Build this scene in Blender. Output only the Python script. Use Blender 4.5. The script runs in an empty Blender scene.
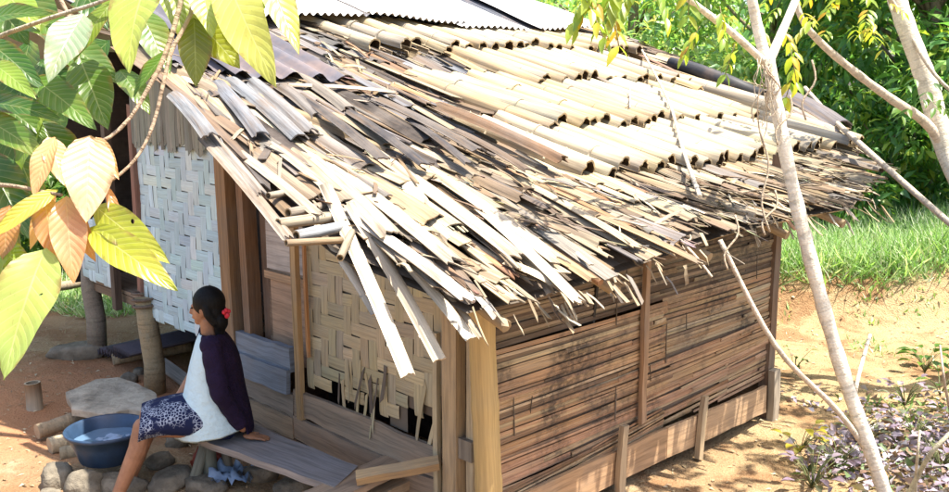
import bpy, bmesh, math, random
import numpy as np
from mathutils import Vector, Matrix, noise as mnoise

random.seed(7); np.random.seed(7)
SC = bpy.context.scene
COL = SC.collection
R = math.radians
V = Vector

# ------------------------------------------------------------------ camera
PITCH = R(9.76); F = 936.0; CAMZ = 2.5
cam_d = bpy.data.cameras.new('camera'); cam = bpy.data.objects.new('camera', cam_d); COL.objects.link(cam)
cam.location = (0, 0, CAMZ); cam.rotation_euler = (math.pi/2 - PITCH, 0, 0)
cam_d.sensor_width = 36.0; cam_d.lens = 36.0*F/949.0
cam_d.clip_start = 0.05; cam_d.clip_end = 600
SC.camera = cam

# ------------------------------------------------------------------ light
SUN_EL = R(70); SUN_AZ = R(108)            # high sun from the right: the eave shades the slatted wall, the hut shades its left side
sun_dir = V((math.sin(SUN_AZ)*math.cos(SUN_EL), math.cos(SUN_AZ)*math.cos(SUN_EL), math.sin(SUN_EL)))
w = bpy.data.worlds.new('World'); SC.world = w; w.use_nodes = True
nt = w.node_tree; nt.nodes.clear()
sky = nt.nodes.new('ShaderNodeTexSky'); sky.sky_type = 'NISHITA'; sky.sun_disc = False
sky.sun_elevation = SUN_EL; sky.sun_rotation = SUN_AZ
sky.air_density = 1.0; sky.dust_density = 3.0; sky.ozone_density = 1.0
bg = nt.nodes.new('ShaderNodeBackground'); bg.inputs['Strength'].default_value = 0.15
out = nt.nodes.new('ShaderNodeOutputWorld')
nt.links.new(sky.outputs[0], bg.inputs[0]); nt.links.new(bg.outputs[0], out.inputs[0])
sd = bpy.data.lights.new('sun', 'SUN'); sd.energy = 5.0; sd.angle = R(0.6); sd.color = (1.0, 0.94, 0.84)
so = bpy.data.objects.new('sun', sd); COL.objects.link(so)
so.rotation_euler = sun_dir.to_track_quat('Z', 'Y').to_euler(); so.location = (0, 0, 20)
SC.view_settings.view_transform = 'Standard'; SC.view_settings.look = 'None'
SC.view_settings.gamma = 1.0; SC.view_settings.use_curve_mapping = False
SC.view_settings.exposure = 1.45
SC.render.engine = 'CYCLES'
SC.cycles.max_bounces = 8; SC.cycles.transparent_max_bounces = 6

# ------------------------------------------------------------------ coordinates
CP, SP = math.cos(PITCH), math.sin(PITCH)
def ray(px, py):
    dx = (px-474.5)/F; dy = -(py-246.0)/F
    return V((dx, CP+dy*SP, -SP+dy*CP))
def at(px, py, t):                         # real point seen at photo pixel (px,py) at view depth t metres
    return V((0, 0, CAMZ)) + ray(px, py)*t
C0 = V((0.045, 4.64, 0))                  # ground point under the near corner of the hut
AR = V((0.7165, 0.6975, 0)).normalized()   # along the slatted wall, away
AL = V((-AR.y, AR.x, 0))                   # along the woven wall, away
def H(s, d, z): return C0 + AR*s + AL*d + V((0, 0, z))
def on_z(px, py, z):
    r = ray(px, py); return at(px, py, (z-CAMZ)/r.z)
def on_roof(px, py, lift=0.0):
    lo, hi = 2.0, 16.0
    for _ in range(40):
        m = (lo+hi)/2; p = at(px, py, m); q = p-C0
        if p.z > zr(q.dot(AR), q.dot(AL))+lift: lo = m
        else: hi = m
    return at(px, py, lo)

def sstep(a, b, x):
    t = min(1, max(0, (x-a)/(b-a))); return t*t*(3-2*t)
RIDGE_D = 4.6
def zr(s, d):                              # height of the roof surface over hut coordinates
    z = 1.58+0.359*(d+0.6)
    z += 0.09*sstep(3.9, 5.4, s)*sstep(-1, 0.4, d)*(1-sstep(2.0, 4.5, d))
    z += 0.05*mnoise.noise(V((s*0.9, d*0.9, 3.1)))
    z += 0.10*sstep(0.3, 1.6, s)*(1-sstep(-.6, .4, d))
    z -= 0.10*sstep(-0.5, -1.1, s)*(1-sstep(-.2, 1.0, d))
    return z
def rnorm(s, d):
    e = 0.05
    a = H(s+e, d, zr(s+e, d))-H(s-e, d, zr(s-e, d)); b = H(s, d+e, zr(s, d+e))-H(s, d-e, zr(s, d-e))
    return a.cross(b).normalized()
def RP(s, d, h=0.0): return H(s, d, zr(s, d)) + rnorm(s, d)*h

def ground_h(x, y):
    q = V((x, y, 0))-C0; s = q.dot(AR); d = q.dot(AL)
    z = 0.03
    z += 0.045*mnoise.noise(V((x*0.8, y*0.8, 0)))+0.02*mnoise.noise(V((x*2.7, y*2.7, 5)))
    # bank and hillside behind
    edge = 9.7 - 0.10*(x-4) + 0.35*mnoise.noise(V((x*0.55, 2.2, 0)))
    if x > 1:
        z += 0.55*sstep(edge-0.5, edge+0.25, y)*sstep(1.5, 3.2, x)
    z += 0.05*max(0, min(y, 40)-10.5)*sstep(10.5, 15, y) if y > 10.5 else 0
    # camera side rises (uphill path)
    z += 0.75*sstep(4.0, 0.8, y)
    # stony mound by the bench
    m = (x+1.9)**2/1.2**2+(y-5.5)**2/0.7**2
    z += 0.06*math.exp(-m)
    z += 0.35*sstep(3.6, 6.5, x)*sstep(6, 10, y)
    z += 0.25*sstep(3.3, 6, x)*sstep(9.5, 6, y)
    return z

# ------------------------------------------------------------------ materials
def nodes(m):
    m.use_nodes = True; n = m.node_tree; n.nodes.clear(); return n
class NT:
    def __init__(s, name):
        s.m = bpy.data.materials.new(name); s.t = nodes(s.m)
    def n(s, typ, **kw):
        x = s.t.nodes.new(typ)
        for k, v in kw.items(): setattr(x, k, v)
        return x
    def l(s, a, b): s.t.links.new(a, b)
    def val(s, sock, v):
        if hasattr(v, 'is_linked') or isinstance(v, bpy.types.NodeSocket): s.l(v, sock)
        else: sock.default_value = v
    def mix(s, f, a, b, mode='MIX'):
        x = s.n('ShaderNodeMix', data_type='RGBA', blend_type=mode)
        s.val(x.inputs[0], f); s.val(x.inputs[6], a); s.val(x.inputs[7], b); return x.outputs[2]
    def math(s, op, a, b=0.0, c=0.0):
        x = s.n('ShaderNodeMath', operation=op); s.val(x.inputs[0], a); s.val(x.inputs[1], b); s.val(x.inputs[2], c); return x.outputs[0]
    def noise(s, vec, scale, detail=4, rough=0.6, dist=0.0):
        x = s.n('ShaderNodeTexNoise'); s.l(vec, x.inputs['Vector']); x.inputs['Scale'].default_value = scale
        x.inputs['Detail'].default_value = detail; x.inputs['Roughness'].default_value = rough; x.inputs['Distortion'].default_value = dist
        return x.outputs['Fac']
    def ramp(s, f, stops):
        x = s.n('ShaderNodeValToRGB'); s.l(f, x.inputs[0]); e = x.color_ramp.elements
        while len(e) < len(stops): e.new(0.5)
        for i, (p, c) in enumerate(stops):
            e[i].position = p; e[i].color = (c, c, c, 1) if isinstance(c, (int, float)) else (*c, 1)
        return x.outputs[0]
    def mapping(s, vec, sc):
        x = s.n('ShaderNodeMapping'); s.l(vec, x.inputs[0]); x.inputs['Scale'].default_value = sc; return x.outputs[0]
    def out(s, surf, disp=None):
        o = s.n('ShaderNodeOutputMaterial'); s.l(surf, o.inputs[0])
    def bsdf(s, col, rough=0.7, bump=None, bstr=0.3, bdist=0.01, spec=0.4, metal=0.0, trans=None):
        b = s.n('ShaderNodeBsdfPrincipled'); s.val(b.inputs['Base Color'], col); s.val(b.inputs['Roughness'], rough)
        s.val(b.inputs['Specular IOR Level'], spec); b.inputs['Metallic'].default_value = metal
        if bump is not None:
            u = s.n('ShaderNodeBump'); s.l(bump, u.inputs['Height']); u.inputs['Strength'].default_value = bstr; u.inputs['Distance'].default_value = bdist
            s.l(u.outputs[0], b.inputs['Normal'])
        return b.outputs[0]
    def attr(s): return s.n('ShaderNodeAttribute', attribute_name='Col').outputs['Color']
    def uv(s): return s.n('ShaderNodeUVMap', uv_map='UVMap').outputs[0]
    def obj(s): return s.n('ShaderNodeTexCoord').outputs['Object']
    def geo(s): return s.n('ShaderNodeNewGeometry').outputs['Position']

def fibre_mat(name, along=2.5, across=55, contrast=0.55, blotch=0.5, rough=0.75, grey=(0.30, 0.29, 0.28), greyamt=0.45, stain=0.0, spec=0.3, streak=0.0):
    """split bamboo / timber: the mesh's own colour, fibres along u, weathered blotches"""
    t = NT(name); uv = t.uv(); c = t.attr(); p = t.geo()
    fib = t.noise(t.mapping(uv, (along, across, 1)), 1.0, 5, 0.65, 0.3)
    fine = t.noise(t.mapping(uv, (along*3, across*4, 1)), 1.0, 2, 0.5)
    blo = t.noise(p, 3.3, 5, 0.62)
    f1 = t.ramp(fib, [(0.28, 1-contrast), (0.55, 1.0), (0.8, 1.12)])
    col = t.mix(1.0, c, f1, 'MULTIPLY')
    col = t.mix(t.math('MULTIPLY', t.ramp(blo, [(0.42, 0), (0.66, 1)]), greyamt), col, (*grey, 1))
    col = t.mix(0.35, col, t.ramp(fine, [(0.3, 0.55), (0.6, 1.1)]), 'MULTIPLY')
    if streak:
        st = t.noise(t.mapping(uv, (1.1, 16, 1)), 1.0, 4, 0.7, 0.6)
        col = t.mix(t.math('MULTIPLY', t.ramp(st, [(0.50, 0), (0.62, 1)]), streak), col, (0.13, 0.085, 0.05, 1))
    if stain:
        b2 = t.noise(p, 1.7, 6, 0.7, 0.4)
        b3 = t.noise(p, 24, 4, 0.7)
        f = t.math('MULTIPLY', t.ramp(b2, [(0.46, 0), (0.62, 1)]), t.ramp(b3, [(0.36, 0.15), (0.58, 1)]))
        col = t.mix(t.math('MULTIPLY', f, stain), col, (0.045, 0.036, 0.030, 1))
    h = t.math('ADD', fib, t.math('MULTIPLY', fine, 0.5))
    t.out(t.bsdf(col, rough, h, 0.55, 0.006, spec)); return t.m

def plain_mat(name, col, rough=0.7, nscale=30, var=0.35, bstr=0.2, bdist=0.004, spec=0.4, metal=0.0):
    t = NT(name); p = t.obj(); n = t.noise(p, nscale, 5, 0.65); n2 = t.noise(p, nscale*0.17, 3, 0.6)
    f = t.math('ADD', t.math('MULTIPLY', n, 0.6), t.math('MULTIPLY', n2, 0.6))
    c = t.mix(1.0, (*col, 1), t.ramp(f, [(0.35, 1-var), (0.8, 1+var*0.5)]), 'MULTIPLY')
    t.out(t.bsdf(c, rough, n, bstr, bdist, spec, metal)); return t.m

def leaf_mat(name, gloss=0.4, trans=0.45, veins=0.0, spec=0.5):
    t = NT(name); c = t.attr(); uv = t.uv(); p = t.geo()
    col = t.mix(0.5, c, t.ramp(t.noise(p, 9, 3), [(0.3, 0.65), (0.7, 1.25)]), 'MULTIPLY')
    bump = None
    if veins:
        sep = t.n('ShaderNodeSeparateXYZ'); t.l(uv, sep.inputs[0])
        au = t.math('ABSOLUTE', sep.outputs[1])
        ph = t.math('SUBTRACT', t.math('MULTIPLY', sep.outputs[0], 11.0), t.math('MULTIPLY', au, 2.2))
        saw = t.math('ABSOLUTE', t.math('SUBTRACT', t.math('FRACT', ph), 0.5))
        side = t.ramp(saw, [(0.0, 1.0), (0.09, 0.0)])
        mid = t.ramp(au, [(0.0, 1.0), (0.05, 0.0)])
        vein = t.math('MAXIMUM', t.math('MULTIPLY', side, 0.6), mid)
        col = t.mix(t.math('MULTIPLY', vein, veins), col, t.mix(0.5, col, (0.75, 0.75, 0.45, 1)))
        spots = t.ramp(t.noise(uv, 14, 4, 0.7), [(0.60, 0), (0.68, 1)])
        col = t.mix(t.math('MULTIPLY', spots, 0.5), col, (0.16, 0.10, 0.03, 1))
        edge = t.math('MULTIPLY', t.ramp(au, [(.72, 0), (.98, 1)]), t.ramp(t.noise(p, 22, 4, .7), [(.48, 0), (.6, 1)]))
        col = t.mix(t.math('MULTIPLY', edge, .85), col, (.20, .11, .04, 1))
        col = t.mix(t.ramp(t.noise(p, 13, 3), [(.5, 0), (.75, .45)]), col, (.34, .30, .06, 1))
        hole = t.ramp(t.noise(p, 34, 2, .5), [(.735, 0), (.745, 1)])
        bump = t.math('ADD', t.math('MULTIPLY', saw, 1.0), t.math('MULTIPLY', vein, -0.3))
    b = t.bsdf(col, gloss, bump, 0.28, 0.004, spec)
    tr = t.n('ShaderNodeBsdfTranslucent'); t.l(t.mix(1.0, col, (1.35, 1.5, 0.7, 1), 'MULTIPLY'), tr.inputs[0])
    mx = t.n('ShaderNodeMixShader'); mx.inputs[0].default_value = trans; t.l(b, mx.inputs[1]); t.l(tr.outputs[0], mx.inputs[2])
    if veins:
        tp = t.n('ShaderNodeBsdfTransparent'); m2 = t.n('ShaderNodeMixShader'); t.l(hole, m2.inputs[0]); t.l(mx.outputs[0], m2.inputs[1]); t.l(tp.outputs[0], m2.inputs[2]); mx = m2
    t.out(mx.outputs[0]); return t.m

M = {}
M['thatch'] = fibre_mat('weathered_split_bamboo', 2.0, 45, 0.72, greyamt=0.5, grey=(0.17, 0.14, 0.115), streak=0.6)
M['tile'] = fibre_mat('dry_bamboo_tile', 1.2, 30, 0.42, greyamt=0.5, grey=(0.27, 0.235, 0.185), rough=0.55, spec=0.4, streak=0.35)
M['slat'] = fibre_mat('wall_split_bamboo', 2.0, 75, 0.55, greyamt=0.22, grey=(0.26, 0.20, 0.16), stain=0.8)
M['weave'] = fibre_mat('woven_bamboo', 3.0, 60, 0.35, greyamt=0.3, grey=(0.30, 0.30, 0.27))
M['whitewash'] = fibre_mat('whitewashed_weave', 3.0, 50, 0.2, greyamt=0.25, grey=(0.34, 0.40, 0.43))
M['timber'] = fibre_mat('old_timber', 1.6, 28, 0.5, greyamt=0.35, grey=(0.20, 0.17, 0.14))
M['culm'] = fibre_mat('bamboo_post', 1.0, 18, 0.22, greyamt=0.25, rough=0.5, grey=(0.33, 0.25, 0.15))
def bark_mat():
    t = NT('pale_bark'); uv = t.uv(); c = t.attr(); p = t.geo()
    ringn = t.noise(t.mapping(uv, (26, 3, 1)), 1.0, 4, 0.65, 0.8); blot = t.noise(p, 9, 5, 0.7); fine = t.noise(p, 70, 3, 0.6)
    col = t.mix(1.0, c, t.ramp(ringn, [(0.3, .62), (0.5, 1.0), (.8, 1.12)]), 'MULTIPLY')
    col = t.mix(t.math('MULTIPLY', t.ramp(blot, [(.52, 0), (.68, 1)]), .55), col, (.27, .25, .18, 1))
    col = t.mix(.4, col, t.ramp(fine, [(.3, .6), (.7, 1.2)]), 'MULTIPLY')
    t.out(t.bsdf(col, .85, t.math('ADD', ringn, t.math('MULTIPLY', fine, .6)), .8, .012, .25)); return t.m
M['bark'] = bark_mat()
M['leaf'] = leaf_mat('tree_leaf', 0.38, 0.5)
M['bigleaf'] = leaf_mat('broad_leaf', 0.33, 0.42, 0.55, 0.6)
M['grass'] = leaf_mat('grass_blade', 0.5, 0.35)
M['litter'] = leaf_mat('dry_leaf', 0.6, 0.12)

def iron_mat(name, base, rust, rough=0.6):
    t = NT(name); p = t.geo(); c = t.attr()
    n = t.noise(p, 2.4, 6, 0.65); n2 = t.noise(p, 20, 4)
    col = t.mix(t.math('MULTIPLY', t.ramp(n, [(0.5, 0), (0.68, 1)]), rust), c, (0.30, 0.19, 0.13, 1))
    col = t.mix(0.3, col, t.ramp(n2, [(0.3, 0.6), (0.7, 1.15)]), 'MULTIPLY')
    t.out(t.bsdf(col, rough, n2, 0.1, 0.003, 0.35, 0.0)); return t.m
M['iron'] = iron_mat('galvanised_iron', None, 0.35)

def ground_mat():
    t = NT('trodden_earth'); p = t.geo()
    n1 = t.noise(p, 0.9, 6, 0.6, 0.4); n2 = t.noise(p, 7, 6, 0.7); n3 = t.noise(p, 60, 3, 0.6)
    col = t.mix(t.ramp(n1, [(0.36, 0), (0.64, 1)]), (0.37, 0.26, 0.145, 1), (0.26, 0.155, 0.08, 1))
    col = t.mix(t.ramp(n2, [(0.48, 0), (0.70, 0.55)]), col, (0.34, 0.22, 0.12, 1))
    col = t.mix(t.ramp(t.noise(p, 4.1, 5, 0.65), [(0.56, 0), (0.7, 0.6)]), col, (0.46, 0.38, 0.25, 1))
    col = t.mix(0.6, col, t.ramp(n3, [(0.3, 0.6), (0.7, 1.25)]), 'MULTIPLY')
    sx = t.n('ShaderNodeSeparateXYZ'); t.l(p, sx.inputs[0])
    sunlit_tint = t.ramp(t.math('ADD', t.math('MULTIPLY', sx.outputs[0], .25), t.math('MULTIPLY', n2, .5)), [(.55, 0), (.95, 1)])  # paler towards the right: sunlight on the earth put into its colour
    col = t.mix(t.math('MULTIPLY', sunlit_tint, .6), col, (0.42, 0.315, 0.165, 1))
    brn = t.ramp(t.noise(p, 1.6, 6, .7, .6), [(.50, 0), (.60, .8)])  # brown patches paint shaded ground into the earth colour
    col = t.mix(brn, col, (0.25, 0.135, 0.065, 1))
    # the red dug soil left of the bench
    d = t.n('ShaderNodeVectorMath', operation='DISTANCE'); t.l(p, d.inputs[0]); d.inputs[1].default_value = (-3.0, 7.1, 0)
    red = t.ramp(t.math('MULTIPLY', t.math('ADD', d.outputs['Value'], t.math('MULTIPLY', n2, 1.6)), .25), [(.42, 1), (.58, 0)])
    col = t.mix(t.math('MULTIPLY', red, 0.75), col, (0.42, 0.20, 0.10, 1))
    # green hill beyond
    sp = t.n('ShaderNodeSeparateXYZ'); t.l(p, sp.inputs[0])
    far = t.ramp(t.math('ADD', t.math('MULTIPLY', sp.outputs[1], 0.02), t.math('MULTIPLY', n1, 0.08)), [(0.255, 0), (0.29, 1)])
    col = t.mix(far, col, (0.06, 0.10, 0.025, 1))
    h = t.math('ADD', n2, t.math('MULTIPLY', n3, 0.5))
    t.out(t.bsdf(col, 0.95, h, 0.95, 0.05, 0.15)); return t.m
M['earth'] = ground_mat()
M['stone'] = plain_mat('grey_stone', (0.20, 0.17, 0.125), 0.9, 11, 0.75, 0.9, 0.03, 0.25)
M['slab'] = plain_mat('pale_concrete', (0.46, 0.40, 0.31), 0.85, 9, 0.65, 0.9, 0.03, 0.3)
M['plastic'] = plain_mat('blue_plastic', (0.022, 0.048, 0.095), 0.42, 14, 0.55, 0.15, 0.004, 0.45)
M['skin'] = plain_mat('brown_skin', (0.33, 0.155, 0.08), 0.5, 22, 0.45, 0.3, 0.004, 0.4)
def hair_mat():
    t = NT('black_hair'); p = t.obj(); n = t.noise(t.mapping(p, (150, 150, 14)), 1.0, 4, .7, .5)
    t.out(t.bsdf(t.ramp(n, [(.3, .001), (.7, .007)]), .6, n, .6, .004, .18)); return t.m
M['hair'] = hair_mat()
M['cardigan'] = plain_mat('dark_purple_knit', (0.017, 0.009, 0.030), 0.9, 16, 0.5, 0.8, 0.03, 0.2)
M['blouse'] = plain_mat('pale_cotton', (0.56, 0.70, 0.72), 0.85, 12, 0.12, 0.8, 0.03, 0.2)
M['red'] = plain_mat('red_cloth', (0.62, 0.03, 0.05), 0.7, 40, 0.25, 0.3, 0.004)
M['darkred'] = plain_mat('rust_red_cloth', (0.30, 0.06, 0.03), 0.85, 25, 0.4, 0.5, 0.01)
M['bluecloth'] = plain_mat('faded_blue_plastic', (0.22, 0.30, 0.42), 0.5, 20, 0.5, 0.6, 0.01)
M['eye'] = plain_mat('eye', (0.02, 0.015, 0.012), 0.2, 10, 0.1)
def water_mat():
    t = NT('washing_water'); p = t.geo(); n = t.noise(p, 14, 3)
    b = t.bsdf((0.10, 0.17, 0.26, 1), 0.06, n, 0.15, 0.01, 0.6); t.out(b); return t.m
M['water'] = water_mat()
def skirt_mat():
    t = NT('navy_print'); uv = t.obj()
    v = t.n('ShaderNodeTexVoronoi', feature='DISTANCE_TO_EDGE'); t.l(uv, v.inputs['Vector']); v.inputs['Scale'].default_value = 55
    v2 = t.noise(uv, 7, 3)
    f = t.math('MULTIPLY', t.ramp(v.outputs['Distance'], [(0.06, 1), (0.11, 0)]), t.ramp(v2, [(0.46, 0), (0.54, 1)]))
    col = t.mix(f, (0.012, 0.017, 0.055, 1), (0.36, 0.39, 0.46, 1))
    t.out(t.bsdf(col, 0.85, t.noise(uv, 60, 3), 0.3, 0.003, 0.2)); return t.m
M['skirt'] = skirt_mat()

# ------------------------------------------------------------------ mesh builder
class MB:
    def __init__(s): s.v = []; s.f = []; s.uv = []; s.c = []; s.sm = []
    def face(s, idx, uvs, col, smooth=False):
        s.f.append(tuple(idx)); s.uv.extend(uvs); s.c.extend([col]*len(idx)); s.sm.append(smooth)
    def grid(s, P, nu, nv, ulen, vlen, col, smooth=True, closed_v=False, u0=0.0, v0=0.0, flip=False):
        """P: list rows (nu+1) x (nv+1) points; closed_v joins last column to the first"""
        b = len(s.v); cols = nv if closed_v else nv+1
        for row in P: s.v.extend(row)
        for i in range(nu):
            for j in range(nv):
                j2 = (j+1) % cols
                a = b+i*cols+j; q = [a, b+i*cols+j2, b+(i+1)*cols+j2, b+(i+1)*cols+j]
                uvq = [(u0+ulen*i/nu, v0+vlen*j/nv), (u0+ulen*i/nu, v0+vlen*(j+1)/nv), (u0+ulen*(i+1)/nu, v0+vlen*(j+1)/nv), (u0+ulen*(i+1)/nu, v0+vlen*j/nv)]
                if flip: q.reverse(); uvq.reverse()
                s.face(q, uvq, col, smooth)
        return b
    def tube(s, pts, rad, n=8, col=(.5, .5, .5), caps=True, capcol=None, hollow=0.0, smooth=True):
        pts = [V(p) for p in pts]
        if not hasattr(rad, '__len__'): rad = [rad]*len(pts)
        t = (pts[1]-pts[0]).normalized(); a = t.orthogonal().normalized()
        rows = []; L = 0; uo = random.uniform(0, 50)
        fr = []
        for i, p in enumerate(pts):
            if i == 0: t = (pts[1]-pts[0])
            elif i == len(pts)-1: t = pts[-1]-pts[-2]
            else: t = pts[i+1]-pts[i-1]
            t = t.normalized() if t.length > 1e-9 else V((0, 0, 1))
            a = (a-t*a.dot(t)); a = a.normalized() if a.length > 1e-6 else t.orthogonal().normalized()
            b = t.cross(a); fr.append((a, b, t))
            rows.append([p+(a*math.cos(2*math.pi*k/n)+b*math.sin(2*math.pi*k/n))*rad[i] for k in range(n)])
        L = sum((pts[i+1]-pts[i]).length for i in range(len(pts)-1))
        b0 = s.grid(rows, len(pts)-1, n, L, 2*math.pi*max(rad), col, smooth, True, uo)
        if caps:
            cc = capcol or col
            for end in (0, len(pts)-1):
                idx = [b0+end*n+k for k in range(n)]
                if hollow > 0:
                    p = pts[end]; a, b, t = fr[end]; r = rad[end]*hollow; dep = rad[end]*1.2*(1 if end == 0 else -1)
                    r1 = len(s.v); s.v.extend([p+(a*math.cos(2*math.pi*k/n)+b*math.sin(2*math.pi*k/n))*r for k in range(n)])
                    r2 = len(s.v); s.v.extend([p+t*dep+(a*math.cos(2*math.pi*k/n)+b*math.sin(2*math.pi*k/n))*r for k in range(n)])
                    dk = tuple(x*0.6 for x in cc)
                    for k in range(n):
                        k2 = (k+1) % n
                        q = [idx[k], idx[k2], r1+k2, r1+k]; q2 = [r1+k, r1+k2, r2+k2, r2+k]
                        if end == 0: q.reverse(); q2.reverse()
                        s.face(q[::-1] if end == 0 else q[::-1], [(uo, 0)]*4, cc); s.face(q2[::-1], [(uo, 0)]*4, dk)
                    s.face([r2+k for k in range(n)], [(uo, k*.01) for k in range(n)], dk)
                else:
                    if end == 0: idx = idx[::-1]
                    s.face(idx, [(uo+.01*math.cos(2*math.pi*k/n), .01*math.sin(2*math.pi*k/n)) for k in range(n)], cc)
        return s
    def box(s, c, ax, ay, az, lx, ly, lz, col, jit=0.0):
        """oriented box, u along its longest axis"""
        c = V(c); ax, ay, az = V(ax).normalized(), V(ay).normalized(), V(az).normalized()
        b = len(s.v)
        for sx in (-1, 1):
            for sy in (-1, 1):
                for sz in (-1, 1):
                    s.v.append(c+ax*(sx*lx/2+random.uniform(-jit, jit))+ay*(sy*ly/2+random.uniform(-jit, jit))+az*(sz*lz/2+random.uniform(-jit, jit)))
        uo = random.uniform(0, 50); dims = (lx, ly, lz); m = dims.index(max(dims))
        F6 = [(0, 1, 3, 2), (4, 6, 7, 5), (0, 4, 5, 1), (2, 3, 7, 6), (0, 2, 6, 4), (1, 5, 7, 3)]
        co = [(-lx/2, -ly/2, -lz/2), (-lx/2, -ly/2, lz/2), (-lx/2, ly/2, -lz/2), (-lx/2, ly/2, lz/2), (lx/2, -ly/2, -lz/2), (lx/2, -ly/2, lz/2), (lx/2, ly/2, -lz/2), (lx/2, ly/2, lz/2)]
        for f in F6:
            uvs = []
            for k in f:
                x = co[k]; o = [x[i] for i in range(3) if i != m]; uvs.append((uo+x[m], o[0]+o[1]*1.01))
            s.face([b+k for k in f], uvs, col)
    def plank(s, p0, p1, up, w, th, col, nseg=1, bow=0.0, jag=0.0, wob=0.0):
        """board from p0 to p1, width w across, thickness th along up; optional bow, wavy edges and splintered ends"""
        p0, p1, up = V(p0), V(p1), V(up).normalized(); t = (p1-p0); L = t.length; t.normalize()
        up = (up-t*up.dot(t)).normalized(); sd = t.cross(up); uo = random.uniform(0, 50)
        n = max(1, nseg); rows = []
        for i in range(n+1):
            f = i/n; c = p0+t*(L*f)+up*(bow*(1-(2*f-1)**2))
            a = w/2+random.uniform(-wob, wob); b_ = w/2+random.uniform(-wob, wob)
            e0 = t*random.uniform(-jag, jag) if i in (0, n) else V((0, 0, 0)); e1 = t*random.uniform(-jag, jag) if i in (0, n) else V((0, 0, 0))
            rows.append([c-sd*a+e0-up*th/2, c+sd*b_+e1-up*th/2, c+sd*b_+e1+up*th/2, c-sd*a+e0+up*th/2])
        b = len(s.v)
        for r in rows: s.v.extend(r)
        vs = [0, w, w+th, 2*w+th, 2*w+2*th]
        for i in range(n):
            for j in range(4):
                j2 = (j+1) % 4; a = b+i*4
                s.face([a+j, a+4+j, a+4+j2, a+j2][::-1] if False else [a+j, a+j2, a+4+j2, a+4+j],
                       [(uo+L*i/n, vs[j]), (uo+L*i/n, vs[j+1]), (uo+L*(i+1)/n, vs[j+1]), (uo+L*(i+1)/n, vs[j])], col)
        e = b+n*4
        s.face([b+3, b+2, b+1, b], [(uo, 0), (uo, w), (uo, w), (uo, 0)], col); s.face([e, e+1, e+2, e+3], [(uo, 0), (uo, w), (uo, w), (uo, 0)], col)
    def arc(s, p0, p1, up, r, ang, th, col, na=6, nseg=3, bow=0.0, jag=0.0, taper=1.0, endcol=None, flipup=False, icol=None):
        """split culm: an arc of radius r and opening ang (rad) swept p0->p1, with wall thickness th"""
        p0, p1, up = V(p0), V(p1), V(up).normalized(); t = p1-p0; L = t.length
        if L < 1e-4: return
        t.normalize(); up = (up-t*up.dot(t)).normalized(); sd = t.cross(up); uo = random.uniform(0, 50); ec = endcol or col
        sg = -1 if flipup else 1
        j0 = [random.uniform(-jag, jag) for _ in range(na+1)]; j1 = [random.uniform(-jag, jag) for _ in range(na+1)]
        O, I = [], []
        for i in range(nseg+1):
            f = i/nseg; c = p0+t*(L*f)+up*(bow*(1-(2*f-1)**2)); rr = r*(1+(taper-1)*f)
            ro, ri = [], []
            for k in range(na+1):
                th_ = -ang/2+ang*k/na
                dirv = sd*math.sin(th_)+up*(math.cos(th_)*sg)
                off = -up*(sg*rr*math.cos(min(ang, math.pi)/2))
                e = t*(j0[k] if i == 0 else (j1[k] if i == nseg else 0))
                ro.append(c+off+dirv*rr+e); ri.append(c+off+dirv*(rr-th)+e)
            O.append(ro); I.append(ri)
        W = r*ang; fl = flipup
        bo = s.grid(O, nseg, na, L, W, col, True, False, uo, 0, fl)
        bi = s.grid(I, nseg, na, L, W, icol or tuple(x*0.8 for x in col), True, False, uo, 0, not fl)
        w_ = na+1
        for i, (end, fz) in enumerate(((0, False), (nseg, True))):
            for k in range(na):
                q = [bo+end*w_+k, bo+end*w_+k+1, bi+end*w_+k+1, bi+end*w_+k]
                s.face(q if fz == fl else q[::-1], [(uo, k*.01)]*4, ec)
        for k in (0, na):
            for i in range(nseg):
                q = [bo+i*w_+k, bo+(i+1)*w_+k, bi+(i+1)*w_+k, bi+i*w_+k]
                s.face(q if (k == na) != fl else q[::-1], [(uo+L*i/nseg, 0), (uo+L*(i+1)/nseg, 0), (uo+L*(i+1)/nseg, .01), (uo+L*i/nseg, .01)], ec)
    def leaf(s, base, tip, nrm, w, col, n=7, droop=0.1, fold=0.25, ripple=0.03, twist=0.0, shape=1.0):
        """one broad leaf: 4 cells across, folded along the midrib, drooping towards its tip; uv = (along 0..1, across -1..1)"""
        base, tip = V(base), V(tip); t = tip-base; L = t.length; t.normalize()
        nrm = V(nrm); nrm = (nrm-t*nrm.dot(t)).normalized(); sd = t.cross(nrm); b = len(s.v); ph = random.uniform(0, 6)
        cs = (-1, -0.55, 0, 0.55, 1)
        for i in range(n+1):
            f = i/n
            hw = w/2*(max(0.0, math.sin(math.pi*f**0.80))**0.75*(1-0.35*f**3)+0.012)*(1 if f < 0.999 else 0.15)
            a = twist*f
            for k, c in enumerate(cs):
                z = fold*hw*abs(c)**1.1 + ripple*w*math.sin(f*13+ph+(k*1.3))*abs(c)
                side = sd*math.cos(a)+nrm*math.sin(a); nn = nrm*math.cos(a)-sd*math.sin(a)
                p = base+t*(L*f)+side*(c*hw)+nn*z+nrm*(droop*L*(math.sin(math.pi*f)*0.9))
                s.v.append(p)
        for i in range(n):
            for k in range(4):
                q = [b+i*5+k, b+i*5+k+1, b+(i+1)*5+k+1, b+(i+1)*5+k]
                s.face(q, [(i/n, cs[k]), (i/n, cs[k+1]), ((i+1)/n, cs[k+1]), ((i+1)/n, cs[k])], col, True)
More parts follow.
